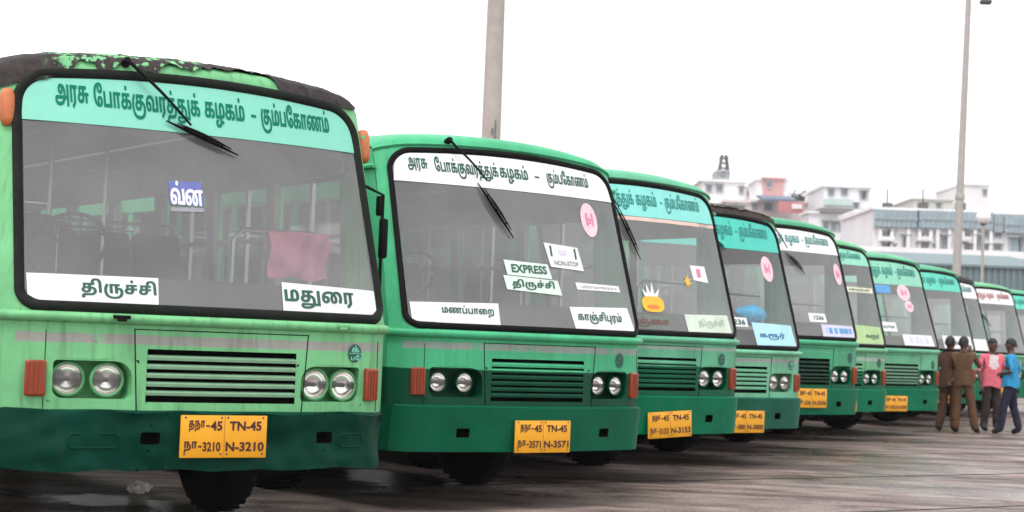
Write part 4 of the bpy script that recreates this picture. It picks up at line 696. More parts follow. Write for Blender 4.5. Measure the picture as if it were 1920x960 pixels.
    if P.get('mirror'):
        q = MB(); x = 1.262
        q.tube([(1.235, .42, 1.42), (x, .4, 1.5), (x, .4, 1.85), (x, .4, 2.2), (1.19, .52, 2.26)], .012, 6); mo = q.build('mirror_arm', black, r)
        MB().rbox((x+.012, .40, 1.92), (.05, .06, .26), .018).rbox((x-.01, .42, 2.13), (.04, .05, .13), .012).build('mirror_head', black, mo, 30)
    # roof covering: weathered bitumen felt lapped over the front edge
    if 'felt' in P:
        fm, edge = P['felt']; mb = MB(); cols = []
        prof = [(2.76, None), (2.80, None), (2.83, None)]
        NC = 150
        for i in range(NC+1):
            u = -1+2*i/NC; x = u*hw(2.8); e = edge(u); col = []
            def sk(s_):
                # s_ < 0: hanging over the mask; s_ >= 0: up over the dome
                if s_ <= 0: return S(x, ztop(u)+s_*(1-.2*abs(u)), .014)
                dd = [(0, 0), (.012, .03), (.05, .06), (.13, .085), (.3, .105), (.7, .115)]; acc = 0; p0 = S(x, ztop(u))
                for (a, b), (c_, d_) in zip(dd, dd[1:]):
                    l_ = math.dist((a, b), (c_, d_))
                    if s_ <= acc+l_ or c_ == .7:
                        q_ = min(1.0, (s_-acc)/l_); y_, z_ = a+(c_-a)*q_, b+(d_-b)*q_; return p0+Vector((0, y_-.014*(1-min(1, s_/.3)), z_*(1-.3*u*u-.25*abs(u)**10)+.016))
                    acc += l_
            for j in range(9):
                s_ = e+(.7-e)*(j/8)**1.6
                p = sk(s_); nn = noise.noise(Vector((u*14, s_*12, k)))*.008+noise.noise(Vector((u*40, s_*30, k)))*.004
                col.append(p+Vector((0, -max(0, nn)*.6, nn)))
            cols.append(col)
        mb.grid(cols); mb.build('roof_felt', fm, r, 60)
    # --- cabin
    if full:
        mb = MB()
        mb.grid([[S(-1.1+2.2*i/16, z, o)+Vector((0, yo, 0)) for i in range(17)] for z, o, yo in ((1.43, -.05, 0), (1.61, -.08, 0), (1.625, -.1, .02), (1.62, -.1, .42), (1.2, -.1, .46))])
        mb.build('dashboard', P.get('dash', dash_m), r, 30)
        mb = MB(); cc = Vector((-.62, .95, zm(1.78))); tilt = Matrix.Rotation(R(-55), 3, 'X')
        mb.tube([cc+tilt @ Vector((.24*math.cos(2*math.pi*i/24), .24*math.sin(2*math.pi*i/24), 0)) for i in range(24)], .014, 6, closed=True)
        for a in (90, 210, 330): mb.tube([cc, cc+tilt @ Vector((.24*math.cos(R(a)), .24*math.sin(R(a)), 0))], .01, 5)
        mb.tube([cc, cc+tilt @ Vector((0, 0, -.4))], .02, 6); mb.build('steering_wheel', black, r)
        make_seat(-.62, 1.55, .46, r)
        for y in (3.1, 3.95, 4.8, 5.65): make_seat(-.68, y, .9, r); make_seat(.55, y, 1.25, r)
        mb = MB()
        for x in (-.2, .2): mb.tube([(x, 2.5, .97), (x, 2.5, zm(2.7))], .016, 6)
        for x in (-.42, .42): mb.tube([(x, .9, zm(2.62)), (x, 9.5, zm(2.62))], .014, 6)
        mb.tube([(-1.1, 2.2, 1.0), (-1.1, 2.2, 1.95), (-1.05, 2.2, 2.0), (-.3, 2.2, 2.0), (-.25, 2.2, 1.95), (-.25, 2.2, 1.0)], .016, 6)
        mb.tube([(.42, .82, 1.2), (.42, .82, 1.87), (.48, .82, 1.94), (1.12, .82, 1.94)], .016, 6)
        mb.build('handrail', chrome, r)
    for y in (2.2, 7.55):
        for x in (-1.02, 1.02): make_wheel('wheel', x, y, r)
    return r, S
# ------------------------------------------------------------------ ground
mb = MB(); mb.add([(-1500, -60, 0), (1500, -60, 0), (1500, 3000, 0), (-1500, 3000, 0)], [(0, 1, 2, 3)])
tag(mb.build('ground', ground_mat(), None, 0), kind='structure')
joint = mat('joint_tar', (.02, .018, .017), .7)
jm = MB(); ca, sa = math.cos(R(36)), math.sin(R(36))
for i in range(-3, 14):                                           # slab joints running along the row and across it
    c = Vector((4.2+sa*i*3.6*.8-2, 14-ca*i*3.6*.8, 0)); d = Vector((ca, sa, 0)); n_ = Vector((-sa, ca, 0)); w_ = .02
    a, b = c-d*60, c+d*90; jm.add([a-n_*w_+Vector((0, 0, .004)), b-n_*w_+Vector((0, 0, .004)), b+n_*w_+Vector((0, 0, .004)), a+n_*w_+Vector((0, 0, .004))], [(0, 1, 2, 3)])
tag(jm.build('paving_joints', joint, None, 0), kind='structure')
# ------------------------------------------------------------------ the row of buses
G_A = (.175, .50, .225); G_Ad = (.0, .04, .024)
p1 = paint('paint_apple_green', [(9, G_A)], (1.19, 1.245, (.31, .32, .29)), .5, 0, chips=.645); p1b = paint('paint_bottle_green', [(9, G_Ad)], None, .15, 3, .5, .1)
def two(name, top, low, zs, st, seed): return paint(name, [(zs, low), (9, top)], st, .25, seed)
p2 = two('paint_two_tone_teal', (.065, .42, .205), (.0, .06, .03), 1.065, (1.215, 1.265, (.27, .33, .29)), 11)
p3 = two('paint_two_tone_sea', (.12, .42, .25), (.0, .09, .042), 1.115, (1.27, 1.30, (.3, .4, .34)), 23)
p4 = paint('paint_pale_mint', [(9, (.17, .47, .29))], (1.16, 1.20, (.33, .36, .33)), .35, 31); p4b = paint('paint_deep_mint', [(9, (.006, .11, .065))], None, .2, 33)
p5 = two('paint_two_tone_emerald', (.07, .36, .19), (.0, .10, .045), 1.08, (1.3, 1.32, (.1, .4, .25)), 41)
p6 = two('paint_two_tone_leaf', (.15, .43, .23), (.0, .11, .05), 1.05, (1.2, 1.25, (.4, .5, .42)), 53)
p7 = two('paint_two_tone_pine', (.13, .41, .24), (.0, .11, .05), 1.08, None, 61)
p8 = two('paint_two_tone_grass', (.10, .41, .23), (.0, .10, .05), 1.08, None, 71)
pbump = {2: (.0, .105, .05), 3: (.0, .15, .07), 5: (.0, .15, .072), 6: (.0, .17, .08), 7: (.0, .16, .075), 8: (.0, .14, .07), 9: (.0, .16, .075), 10: (.0, .15, .07), 11: (.0, .14, .07)}
f1 = mat('aqua_film', (.20, .59, .455), .5, var=.05); f3 = mat('cyan_film', (.22, .66, .60), .5, var=.08); f4 = mat('turquoise_film', (.06, .55, .45), .5, var=.1)
f6 = mat('mint_film', (.25, .62, .45), .5, var=.1); f8 = mat('jade_film', (.10, .60, .45), .5, var=.1)
sheet_b = mat('pale_blue_sheet', (.42, .72, .80), .6, var=.1); sheet_g = mat('pale_green_sheet', (.62, .72, .60), .6, var=.12); sheet_l = mat('lilac_sheet', (.62, .62, .80), .6, var=.1)
sheet_y = mat('lime_sheet', (.42, .60, .28), .6, var=.1); blue_ink = mat('blue_ink', (.02, .12, .30), .5); mid_ink = mat('teal_ink', (.01, .22, .19), .5, var=.2); yellow_p = mat('yellow_sticker', (.80, .47, .03), .5, var=.2, scale=30)
blue_p = mat('blue_sheet', (.10, .33, .62), .6); red_ink = mat('red_brown_ink', (.16, .07, .065), .6); grey_w = mat('weathered_rim', (.34, .33, .31), .4, .6, var=.2)
slat1 = mat('slat_pale_grey_green', (.19, .36, .22), .5, var=.15, scale=12)
def legend(z0, z1, split=True, xs=((-.90, -.71), (-.68, -.03), (.0, .27), (.315, .35), (.385, .90))):
    zc = (z0+z1)/2
    return [(*xs[0], z0+.03, z1-.03, tamil([T_ARASU], 0, -6)), (*xs[1], z0, z1, tamil([T_POK], 0, -6)), (*xs[2], z0, z1-.0, tamil([T_KAZ], 0, -6)), (*xs[3], zc-.012, zc+.006, latin('-')), (*xs[4], z0, z1, tamil([T_KUM], 0, -6))]
def T(words, x0, x1, z0, z1, ink, track=0): return (x0, x1, z0, z1, tamil([words], 0, track), ink)
def LT(s, x0, x1, z0, z1, ink): return (x0, x1, z0, z1, latin(s), ink)
def edge1(u):
    n = noise.noise(Vector((u*9, 3.1, 0)))*.05+noise.noise(Vector((u*31, 1.1, 0)))*.03
    base = interp(u, (-1, -.78, -.62, -.3, -.12, .1, .2, .40, .47, .9, .95, 1), (-.14, -.11, .0, .0, .01, .055, .10, .10, -.05, -.05, -.02, .03))
    return base+n*(1.2 if -.66 < u < .46 else .35)
def edge4(u): return -.03+noise.noise(Vector((u*7, 9.1, 0)))*.02+noise.noise(Vector((u*25, 2, 0)))*.015
W0 = ((-.55, 2.875), (-.3, 2.55), (-.38, 2.56), (-.15, 2.12))
m_, t_, o_ = nodes('peeling_felt'); pb_ = N(t_, 'BsdfPrincipled'); t_.links.new(pb_.outputs[0], o_.inputs[0]); pb_.inputs['Roughness'].default_value = .8
tc_ = N(t_, 'TexCoord'); sx_ = N(t_, 'SeparateXYZ'); t_.links.new(tc_.outputs['Object'], sx_.inputs[0])
na_ = N(t_, 'TexNoise'); na_.inputs['Scale'].default_value = 17; na_.inputs['Detail'].default_value = 7; na_.inputs['Roughness'].default_value = .7; t_.links.new(tc_.outputs['Object'], na_.inputs['Vector'])
cr_ = N(t_, 'ValToRGB'); cr_.color_ramp.elements[0].position = .35; cr_.color_ramp.elements[0].color = (.008, .006, .006, 1); cr_.color_ramp.elements[1].position = .75; cr_.color_ramp.elements[1].color = (.06, .042, .042, 1); t_.links.new(na_.outputs['Fac'], cr_.inputs[0])
mk_ = N(t_, 'ValToRGB'); mk_.color_ramp.elements[0].position = .10; mk_.color_ramp.elements[0].color = (0, 0, 0, 1); mk_.color_ramp.elements[1].position = .16; mk_.color_ramp.elements[1].color = (1, 1, 1, 1)
e_ = mk_.color_ramp.elements.new(.48); e_.color = (1, 1, 1, 1); e_ = mk_.color_ramp.elements.new(.52); e_.color = (0, 0, 0, 1)      # paint shows through left of the wiper only
mr_ = N(t_, 'MapRange'); mr_.inputs['From Min'].default_value = -1.2; mr_.inputs['From Max'].default_value = 1.2; t_.links.new(sx_.outputs['X'], mr_.inputs[0]); t_.links.new(mr_.outputs[0], mk_.inputs[0])
nb_ = N(t_, 'TexNoise'); nb_.inputs['Scale'].default_value = 20; nb_.inputs['Detail'].default_value = 8; t_.links.new(tc_.outputs['Object'], nb_.inputs['Vector'])
th_ = N(t_, 'MapRange'); th_.inputs['From Min'].default_value = .52; th_.inputs['From Max'].default_value = .56; t_.links.new(nb_.outputs['Fac'], th_.inputs[0])
mu_ = N(t_, 'Math', operation='MULTIPLY'); t_.links.new(th_.outputs[0], mu_.inputs[0]); t_.links.new(mk_.outputs[0], mu_.inputs[1])
mi_ = N(t_, 'Mix', data_type='RGBA'); t_.links.new(mu_.outputs[0], mi_.inputs[0]); t_.links.new(cr_.outputs[0], mi_.inputs[6]); mi_.inputs[7].default_value = (*G_A, 1); t_.links.new(mi_.outputs[2], pb_.inputs['Base Color'])
bu_ = N(t_, 'Bump'); bu_.inputs['Strength'].default_value = .9; bu_.inputs['Distance'].default_value = .012; t_.links.new(na_.outputs['Fac'], bu_.inputs['Height']); t_.links.new(bu_.outputs[0], pb_.inputs['Normal']); felt1 = m_
spec = {
1: dict(paint=p1, lower=p1, bump_mat=p1b, zk=(0, .475, .98, 1.36, 2.46, 2.768, 2.90), seal=mat('old_rubber', (.010, .013, .010), .6, spec=.12, var=.5, scale=14),
    band=(2.49, f1, green_ink, legend(2.55, 2.765)), wiper=((-.475, 2.905), (-.12, 2.52), (-.262, 2.55), (.187, 2.375)), slat_mat=slat1, slats=5, slat=.5, lamp_r=.086,
    plate=(.01, .672, '3210', 0), em2=f1, dent=1, rub=.033, press=True, holes=((-.42, .655), (.72, .655)), clips=True, roof_lamps=True, mirror=True, felt=(felt1, edge1),
    films=[('destination_sheet', ((-1.115, 1.43), (-.398, 1.42), (-.387, 1.588), (-1.115, 1.583)), white_film, [T(T_TRI, -.83, -.405, 1.455, 1.568, dark_ink)]),
           ('destination_sheet', ((.397, 1.42), (1.115, 1.43), (1.112, 1.585), (.405, 1.605)), white_film, [T(T_MAD, .415, .93, 1.45, 1.565, dark_ink)])]),
2: dict(paint=p2, lower=p2, zk=(0, .45, .962, 1.355, 2.475, 2.74, 2.89), band=(2.49, white_film, dark_ink, legend(2.555, 2.755, xs=((-.965, -.80), (-.74, -.17), (-.155, .13), (.20, .25), (.33, .82)))),
    wiper=((-.594, 2.885), (-.33, 2.53), (-.40, 2.52), (-.145, 2.10)), slats=6, slat=.62, open=True, lamp_r=.07, rim=p2, glass=wsg2, plate=(.003, .588, '3571', 0), em2=f1, emblem_disc=False, emblem=(.875, 1.185),
    grille=(-.46, .45, .85, 1.172), discs=[(.74, 2.315, .10, .14)],
    films=[('destination_sheet', ((-1.11, 1.43), (-.388, 1.412), (-.378, 1.588), (-1.11, 1.57)), white_film, [T(T_MAN, -.87, -.43, 1.475, 1.56, dark_ink)]),
           ('destination_sheet', ((.356, 1.42), (1.09, 1.42), (1.03, 1.61), (.326, 1.592)), white_film, [T(T_KAN, .40, .93, 1.465, 1.565, dark_ink)]),
           ('sticker_strip', ((.45, 1.735), (.98, 1.735), (.97, 1.785), (.44, 1.79)), white_film, [(.50, .93, 1.748, 1.773, ticks(3, 26), mat('grey_ink', (.4, .42, .42), .6))])]),
3: dict(paint=p3, lower=p3, zk=(0, .472, 1.002, 1.39, 2.53, 2.835, 2.97), band=(2.49, f3, mid_ink, legend(2.55, 2.77)), wiper=((-.55, 2.9), (-.27, 2.55), (-.30, 2.62), (-.09, 2.07)), slats=6, slat=.62, lamp_r=.075,
    plate=(.12, .56, '3153', -.05), em2=f1, emblem_disc=False, emblem=(.88, 1.17), glass=wsg2,
    films=[('sticker_strip', ((-1.09, 2.45), (1.09, 2.45), (1.09, 2.485), (-1.09, 2.485)), mat('peach_strip', (.75, .52, .45), .5, var=.15), []),
           ('destination_sheet', ((.385, 1.425), (1.06, 1.43), (1.03, 1.60), (.37, 1.585)), sheet_g, [T(T_TRI, .55, .95, 1.465, 1.555, mat('faint_green_ink', (.42, .52, .42), .6))]),
           ('destination_sheet', ((-.45, 1.435), (.2, 1.43), (.2, 1.56), (-.45, 1.56)), mat('dull_board', (.16, .19, .17), .6), [T(T_THA, -.36, .14, 1.45, 1.545, red_ink)]),
           ('card', ((.60, 1.92), (.82, 1.90), (.80, 2.06), (.58, 2.06)), white_film, [LT('1', .66, .72, 1.95, 2.03, pink_ink)])]),
4: dict(paint=p4, lower=p4, bump_mat=p4b, zk=(0, .415, .935, 1.297, 2.44, 2.80, 2.92), band=(2.49, f4, mid_ink, legend(2.57, 2.775)), wiper=((-.45, 2.9), (-.2, 2.62), (-.2, 2.6), (.1, 2.47)), slats=5, slat=.55, lamp_r=.07, glass=glass('cleaner_windscreen', .1, (.88, .9, .9)),
    plate=(.13, .55, '3800', 0), em2=f1, discs=[(.775, 2.29, .11, .145)], seal=black, felt=(mat('brown_felt', (.045, .032, .026), .85, var=.5, bump=.8, bscale=22), edge4), rim=grey_w, emblem=(.95, 1.2),
    films=[('destination_sheet', ((.33, 1.425), (1.07, 1.43), (1.03, 1.66), (.30, 1.675)), sheet_b, [T(T_KAR, .40, .86, 1.49, 1.575, blue_ink)]),
           ('bus_number_card', ((-.1, 1.62), (.24, 1.62), (.23, 1.72), (-.1, 1.72)), white_film, [LT('1236', -.03, .2, 1.64, 1.70, dark_ink)])]),
5: dict(paint=p5, lower=p5, zk=(0, .497, .995, 1.455, 2.605, 2.90, 3.02), band=(2.49, white_film, mid_ink, legend(2.56, 2.77)), wiper=((-.28, 2.9), (-.05, 2.5), (-.06, 2.46), (.22, 2.2)), slats=6, slat=.4, lamp_r=.072, glass=wsg2,
    plate=(.105, .69, '3336', 0), em2=f1, emblem_disc=False, emblem=(.95, 1.19), discs=[(.97, 2.24, .085, .14)], slat_mat=mat('slat_black_green', (.005, .05, .03), .5),
    films=[('bus_number_card', ((.15, 1.60), (.5, 1.60), (.48, 1.71), (.15, 1.71)), white_film, [LT('1236', .24, .44, 1.63, 1.68, dark_ink)]),
           ('destination_sheet', ((.36, 1.42), (1.09, 1.425), (1.06, 1.57), (.36, 1.575)), sheet_l, []), ('sticker_strip', ((.46, 1.46), (1.03, 1.47), (1.02, 1.535), (.45, 1.535)), blue_p, [])]),
6: dict(paint=p6, lower=p6, zk=(0, .45, .938, 1.39, 2.63, 2.88, 3.01), band=(2.49, f6, mid_ink, legend(2.56, 2.77)), slats=6, slat=.62, lamp_r=.07, em2=f1, emblem_disc=False, glass=wsg,
    plate=(.05, .6, '3402', 0), films=[('destination_sheet', ((.3, 1.43), (1.09, 1.43), (1.06, 1.66), (.3, 1.68)), sheet_y, [T(T_KAR, .62, .98, 1.49, 1.57, dark_ink)]),
           ('sticker_strip', ((.3, 2.12), (1.04, 2.12), (1.04, 2.19), (.3, 2.19)), mat('cream_strip', (.72, .72, .55), .6), [(.42, .95, 2.135, 2.178, ticks(9, 18), dark_ink)])]),
7: dict(paint=p7, lower=p7, zk=(0, .42, .932, 1.415, 2.45, 2.83, 2.95), band=(2.49, f6, mid_ink, legend(2.57, 2.78)), slats=6, slat=.5, lamp_r=.072, em2=f1, emblem_disc=False, emblem=(.93, 1.17), glass=wsg2,
    plate=(-.1, .582, '3290', 0), discs=[(.45, 2.36, .17, .14), (.52, 2.12, .12, .10)], slat_mat=mat('slat_grey_green', (.12, .26, .17), .5),
    films=[('sticker_strip', ((-.5, 2.33), (.12, 2.33), (.12, 2.47), (-.5, 2.47)), blue_p, []), ('bus_number_card', ((-.3, 1.66), (.05, 1.66), (.05, 1.82), (-.3, 1.82)), white_film, [(-.25, .0, 1.71, 1.77, ticks(4, 9), dark_ink)]),
           ('destination_sheet', ((.15, 1.43), (1.0, 1.43), (.97, 1.62), (.15, 1.62)), white_film, []), ('card', ((.3, 1.46), (.85, 1.46), (.84, 1.59), (.3, 1.59)), sheet_l, [])]),
8: dict(paint=p8, lower=p8, zk=(0, .45, .98, 1.41, 2.55, 2.88, 3.0), band=(2.49, f8, mid_ink, legend(2.56, 2.77)), slats=6, slat=.5, em2=f1, emblem_disc=False, glass=wsg2, plate=(0, .6, '3188', 0),
    films=[('destination_sheet', ((.1, 1.43), (1.05, 1.43), (1.03, 1.66), (.1, 1.66)), white_film, [T(T_THA, .3, .8, 1.5, 1.58, dark_ink)])]),
9: dict(paint=p7, lower=p7, zk=(0, .45, .98, 1.41, 2.55, 2.88, 3.0), band=(2.49, white_film, mid_ink, legend(2.56, 2.77)), slats=6, slat=.5, em2=f1, emblem_disc=False, plate=(0, .6, '3527', 0),
    felt=(tar, edge4), glass=wsg2, films=[('destination_sheet', ((.1, 1.43), (1.05, 1.43), (1.03, 1.66), (.1, 1.66)), white_film, [])]),
10: dict(paint=p6, lower=p6, zk=(0, .45, .98, 1.41, 2.55, 2.88, 3.0), band=(2.49, white_film, mat('red_ink', (.35, .08, .08), .6), legend(2.56, 2.77)), wiper=((-.75, 2.9), (-.5, 2.45), (-.6, 2.5), (-.1, 1.98)), slats=6, slat=.5, em2=f1, emblem_disc=False, glass=wsg2, plate=(0, .6, '3611', 0),
    films=[('destination_sheet', ((-1.1, 1.43), (-.2, 1.42), (-.2, 1.66), (-1.1, 1.64)), white_film, [])]),
11: dict(paint=p8, lower=p8, zk=(0, .45, .98, 1.41, 2.55, 2.88, 3.0), band=(2.49, f8, mid_ink, legend(2.56, 2.77)), slats=6, slat=.5, em2=f1, emblem_disc=False, glass=wsg2, plate=(0, .6, '3702', 0)),
}
ca, sa = math.cos(R(36)), math.sin(R(36))
place = {1: (-1.665, 10.297, 34.14, .0), 2: (.28, 13.61, 37.98, -.03), 3: (1.456, 16.589, 36.52, -.05), 4: (2.587, 19.627, 36.27, -.06), 5: (3.795, 22.606, 36.43, 0), 6: (4.856, 25.784, 35.75, -.01), 7: (6.352, 28.386, 36.11, -.1)}
for k_, (X_, Y_) in {8: (8.48, 33.8), 9: (9.70, 37.2), 10: (11.45, 40.6), 11: (13.1, 43.9)}.items():
    place[k_] = (X_-1.1*ca+.7*sa, Y_-1.1*sa-.7*ca, 36.0, 0)
labels = {
1: 'pale apple-green bus with ragged black roof edge and dented dark bumper, plate 3210',
2: 'two-tone green bus with white header band and EXPRESS board, plate 3571',
3: 'two-tone green bus with cyan header band and yellow pineapple sticker, plate 3153',
4: 'pale mint bus with brown felt roof edge and blue cloth bundle behind its windscreen',
5: 'emerald green bus with white header and blue striped sheet in lower windscreen corner',
6: 'green bus with lime-green sheet in its windscreen and no visible wiper or sticker disc',
7: 'green bus with mint header and two pink discs on glass, beside the khaki men',
8: 'green bus with bright jade header, standing right behind the two men in khaki',
9: 'green bus with white header and dark felt roof edge, right of the jade-header bus',
10: 'green bus with reddish header lettering and long wiper behind the pink-shirted man',
11: 'green bus with jade header cut off by the right edge, last of the row'}
SURF = {}
for k_ in sorted(place):
    if k_ in pbump: spec[k_]['bump_mat'] = paint('bumper_green', [(9, pbump[k_])], None, .2, 90+k_, .42, .15)
    X_, Y_, a_, sh = place[k_]
    r_, S_ = make_bus(k_, (X_+sh*math.cos(R(a_)), Y_+sh*math.sin(R(a_)), 0), a_, labels[k_], spec[k_]); SURF[k_] = (r_, S_)
def in_bus(k, p):
    r_ = SURF[k][0]; return Matrix.Translation(r_.location) @ Matrix.Rotation(r_.rotation_euler.z, 4, 'Z') @ Vector(p)
def put_in_bus(o, k):
    r_ = SURF[k][0]; o.matrix_world = Matrix.Translation(r_.location) @ Matrix.Rotation(r_.rotation_euler.z, 4, 'Z')
# yellow pineapple sticker and star on the third bus
r3, S3 = SURF[3]; mb = MB()
def shape(mb, S, pts, off, m=0):
    v, f = tri_loops([pts]); mb.add([S(x, z, off) for x, z in v], f, m)
pc = (-.02, 1.665)
shape(mb, S3, [(pc[0]+.135*math.copysign(abs(math.cos(a))**.7, math.cos(a)), pc[1]+.075*math.copysign(abs(math.sin(a))**.7, math.sin(a))) for a in [2*math.pi*i/32 for i in range(32)]], .008)
shape(mb, S3, [(pc[0]+.08*math.cos(a), pc[1]-.025+.018*math.sin(a)) for a in [2*math.pi*i/20 for i in range(20)]], .0105, 2)
for dx, h_, tl in ((-.06, .05, -.05), (-.03, .10, -.02), (.01, .12, .01), (.045, .06, .06)): shape(mb, S3, [(pc[0]+dx-.03, pc[1]+.07), (pc[0]+dx+.03, pc[1]+.07), (pc[0]+dx+tl, pc[1]+.09+h_)], .009, 1)
mb.build('pineapple_sticker', [yellow_p, white_film, mat('orange_sticker', (.75, .22, .03), .5)], r3, 0)
mb = MB(); shape(mb, S3, [(.50+(.06 if i % 2 else .025)*math.cos(2*math.pi*i/14), 1.90+(.07 if i % 2 else .03)*math.sin(2*math.pi*i/14)) for i in range(14)], .008)
mb.build('star_sticker', yellow_p, r3, 0)
# boards standing against the windscreen of the second bus
def board(k, corners, name, label, txt, col=white_film, cat='board'):
    S_ = SURF[k][1]; mb = MB(); quad(mb, S_, corners, 4, 2, 0, .008); n = len(mb.v); quad(mb, S_, corners, 4, 2, 0, .004)
    e = [0, 1, 2, 3, 4, 9, 14, 13, 12, 11, 10, 5]; mb.add([mb.v[i] for i in e]+[mb.v[i+n] for i in e], [(i, (i+1) % 12, (i+1) % 12+12, i+12) for i in range(12)])
    o = mb.build(name, col, None, 0); put_in_bus(o, k); tag(o, label, cat)
    for x0, x1, z0, z1, vf, ink in txt: text_on(S_, fit(vf, x0, x1, z0, z1), .011, 'lettering', ink, o)
    return o
board_w = mat('board_green_white', (.66, .78, .70), .5, var=.06)
board(2, ((-.25, 1.815), (.19, 1.80), (.165, 1.915), (-.265, 1.93)), 'express_board', 'small white board lettered EXPRESS, above another board in a windscreen', [LT('EXPRESS', -.205, .145, 1.835, 1.90, dark_ink)], board_w)
board(2, ((-.275, 1.70), (.265, 1.675), (.245, 1.79), (-.29, 1.81)), 'destination_board', 'pale board with Tamil lettering directly below the EXPRESS board', [T(T_TRI, -.22, .2, 1.705, 1.785, dark_ink)], board_w)
board(2, ((.20, 1.90), (.56, 1.885), (.53, 2.07), (.165, 2.09)), 'service_board', 'white square card reading NON-STOP between two dark bars, beside the pink sticker', [LT('NON-STOP', .24, .51, 1.915, 1.955, mat('soft_ink', (.3, .34, .34), .6)), LT('I', .215, .235, 1.985, 2.07, dark_ink), LT('I', .48, .50, 1.975, 2.06, dark_ink), LT('to', .30, .40, 2.0, 2.05, sheet_l)])
# pink cloth over the rail of the first bus
def cloth(name, k, cx, y, z0, z1, w_, m, label, seed, hang=.5):
    mb = MB(); rows = []
    for i in range(25):
        t = i/24; row = []
        for j in range(25):
            u = j/24-.5; s_ = t
            # over the rail: front fall, crest, back fall
            L_ = (z1-z0); fl = .68
            if s_ < fl: yy = y-.035; zz = z0+L_*s_/fl
            else: q = (s_-fl)/(1-fl); yy = y-.035+.07*min(1, q*3); zz = z1-max(0, q-.33)*L_*hang
            nn = noise.noise(Vector((u*6+seed, s_*2, seed))); n2 = noise.noise(Vector((u*13, s_*7, seed)))
            edge_ = .02*noise.noise(Vector((u*5, seed, 2))) if i == 0 else 0
            row.append(Vector((cx+u*w_*(1+.04*n2), yy+nn*.03*(1 if s_ < fl else -.3)+n2*.014-.03*math.sin(math.pi*min(1, s_/fl)*2.2+u*5)*(1 if s_ < fl else 0), zz+n2*.01+edge_)))
        rows.append(row)
    mb.grid(rows); o = mb.build(name, m, None, 180); put_in_bus(o, k); tag(o, label, 'cloth'); return o
pinkc = mat('pink_towel', (.95, .29, .43), .9, spec=.2, var=.12, scale=8, bump=.3, bscale=120)
cloth('towel', 1, .865, .80, 1.64, 1.945, .42, pinkc, 'pink towel hung over a rail behind the windscreen', 3.3)
bluec = mat('blue_cloth', (.02, .50, .85), .85, var=.35, scale=12)
mb = MB(); rows = []
for i in range(14):
    th = math.pi*i/13; rows.append([Vector((.67+.24*math.sin(th)*math.cos(a)*(1+.25*noise.noise(Vector((math.cos(a)*2, math.sin(a)*2, th*2)))), .50+.10*math.sin(th)*math.sin(a)*(1+.3*noise.noise(Vector((math.cos(a)*3, 5, th*3)))), 1.70+.11*math.cos(th)*(1+.25*noise.noise(Vector((math.cos(a)*3, math.sin(a)*3, 8)))))) for a in [2*math.pi*j/28 for j in range(28)]])
mb.grid(rows, closed=True); o = mb.build('cloth_bundle', bluec, None, 180); put_in_bus(o, 4); tag(o, 'bright blue cloth bundle lying on a dashboard behind the windscreen', 'bundle')
# unidentified blue-white patch in the first bus's windscreen, as a made-up lettered sheet
patch_w = mat('patch_white', (.85, .85, .9), .6); r1, S1 = SURF[1]
mb = MB(); quad(mb, S1, ((-.275, 2.035), (-.065, 2.045), (-.065, 2.19), (-.275, 2.18)), 4, 3, 0, .003); quad(mb, S1, ((-.275, 1.995), (-.065, 2.005), (-.065, 2.03), (-.275, 2.02)), 4, 1, 2, .003)
n_o = mb.build('lettered_patch', [mat('patch_blue', (.13, .16, .42), .6), patch_w, mat('patch_grey', (.3, .3, .33), .6)], r1, 60)
v, f = fit(tamil([['வ்', 'ன']], 0, -14), -.27, -.067, 2.038, 2.185); mb = MB(); mb.add([S1(x, z, .006) for x, z in v], f); mb.build('lettering', patch_w, n_o, 0)
# grey tarpaulin on the fourth bus's roof
mb = MB(); rows = []; S4 = SURF[4][1]
for i in range(22):
    y = .5+i*.16; row = []
    for j in range(31):
        u = -.98+1.96*j/30; x = u*1.14
        zz = S4(0, ztop(u)).z+.115*(1-.3*u*u)*min(1, .55+(y-.5)*.6)+min(1, max(0, (y-.55)/.5))*(.05+.06*abs(noise.noise(Vector((u*4, y*2.3, 4)))))+.02*noise.noise(Vector((u*11, y*6, 1))); row.append(Vector((x, y+.1*u*u+.06*noise.noise(Vector((u*6, .3, 1))), zz)))
    rows.append(row)
mb.grid(rows); o = mb.build('tarpaulin', tarp_grey, None, 180); put_in_bus(o, 4); tag(o, 'crumpled grey tarpaulin spread on the roof of the pale mint bus', 'tarpaulin')
# crumpled plastic bag on the tarmac under the first bus
bm = bmesh.new(); bmesh.ops.create_icosphere(bm, subdivisions=3, radius=1)
for v in bm.verts:
    n = noise.noise(v.co*2.1)*.5+noise.noise(v.co*5)*.3; v.co = Vector((v.co.x*.085*(1+n), v.co.y*.06*(1+n), max(0, .04+v.co.z*.05*(1+n*1.3))))
me = bpy.data.meshes.new('plastic_bag'); bm.to_mesh(me); bm.free(); me.materials.append(mat('crumpled_plastic', (.6, .58, .52), .35, var=.3, scale=30))
o = bpy.data.objects.new('plastic_bag', me); C.objects.link(o); o.location = (-2.83, 13.8, .0); tag(o, 'crumpled whitish plastic bag on the wet tarmac under a bus', 'litter')
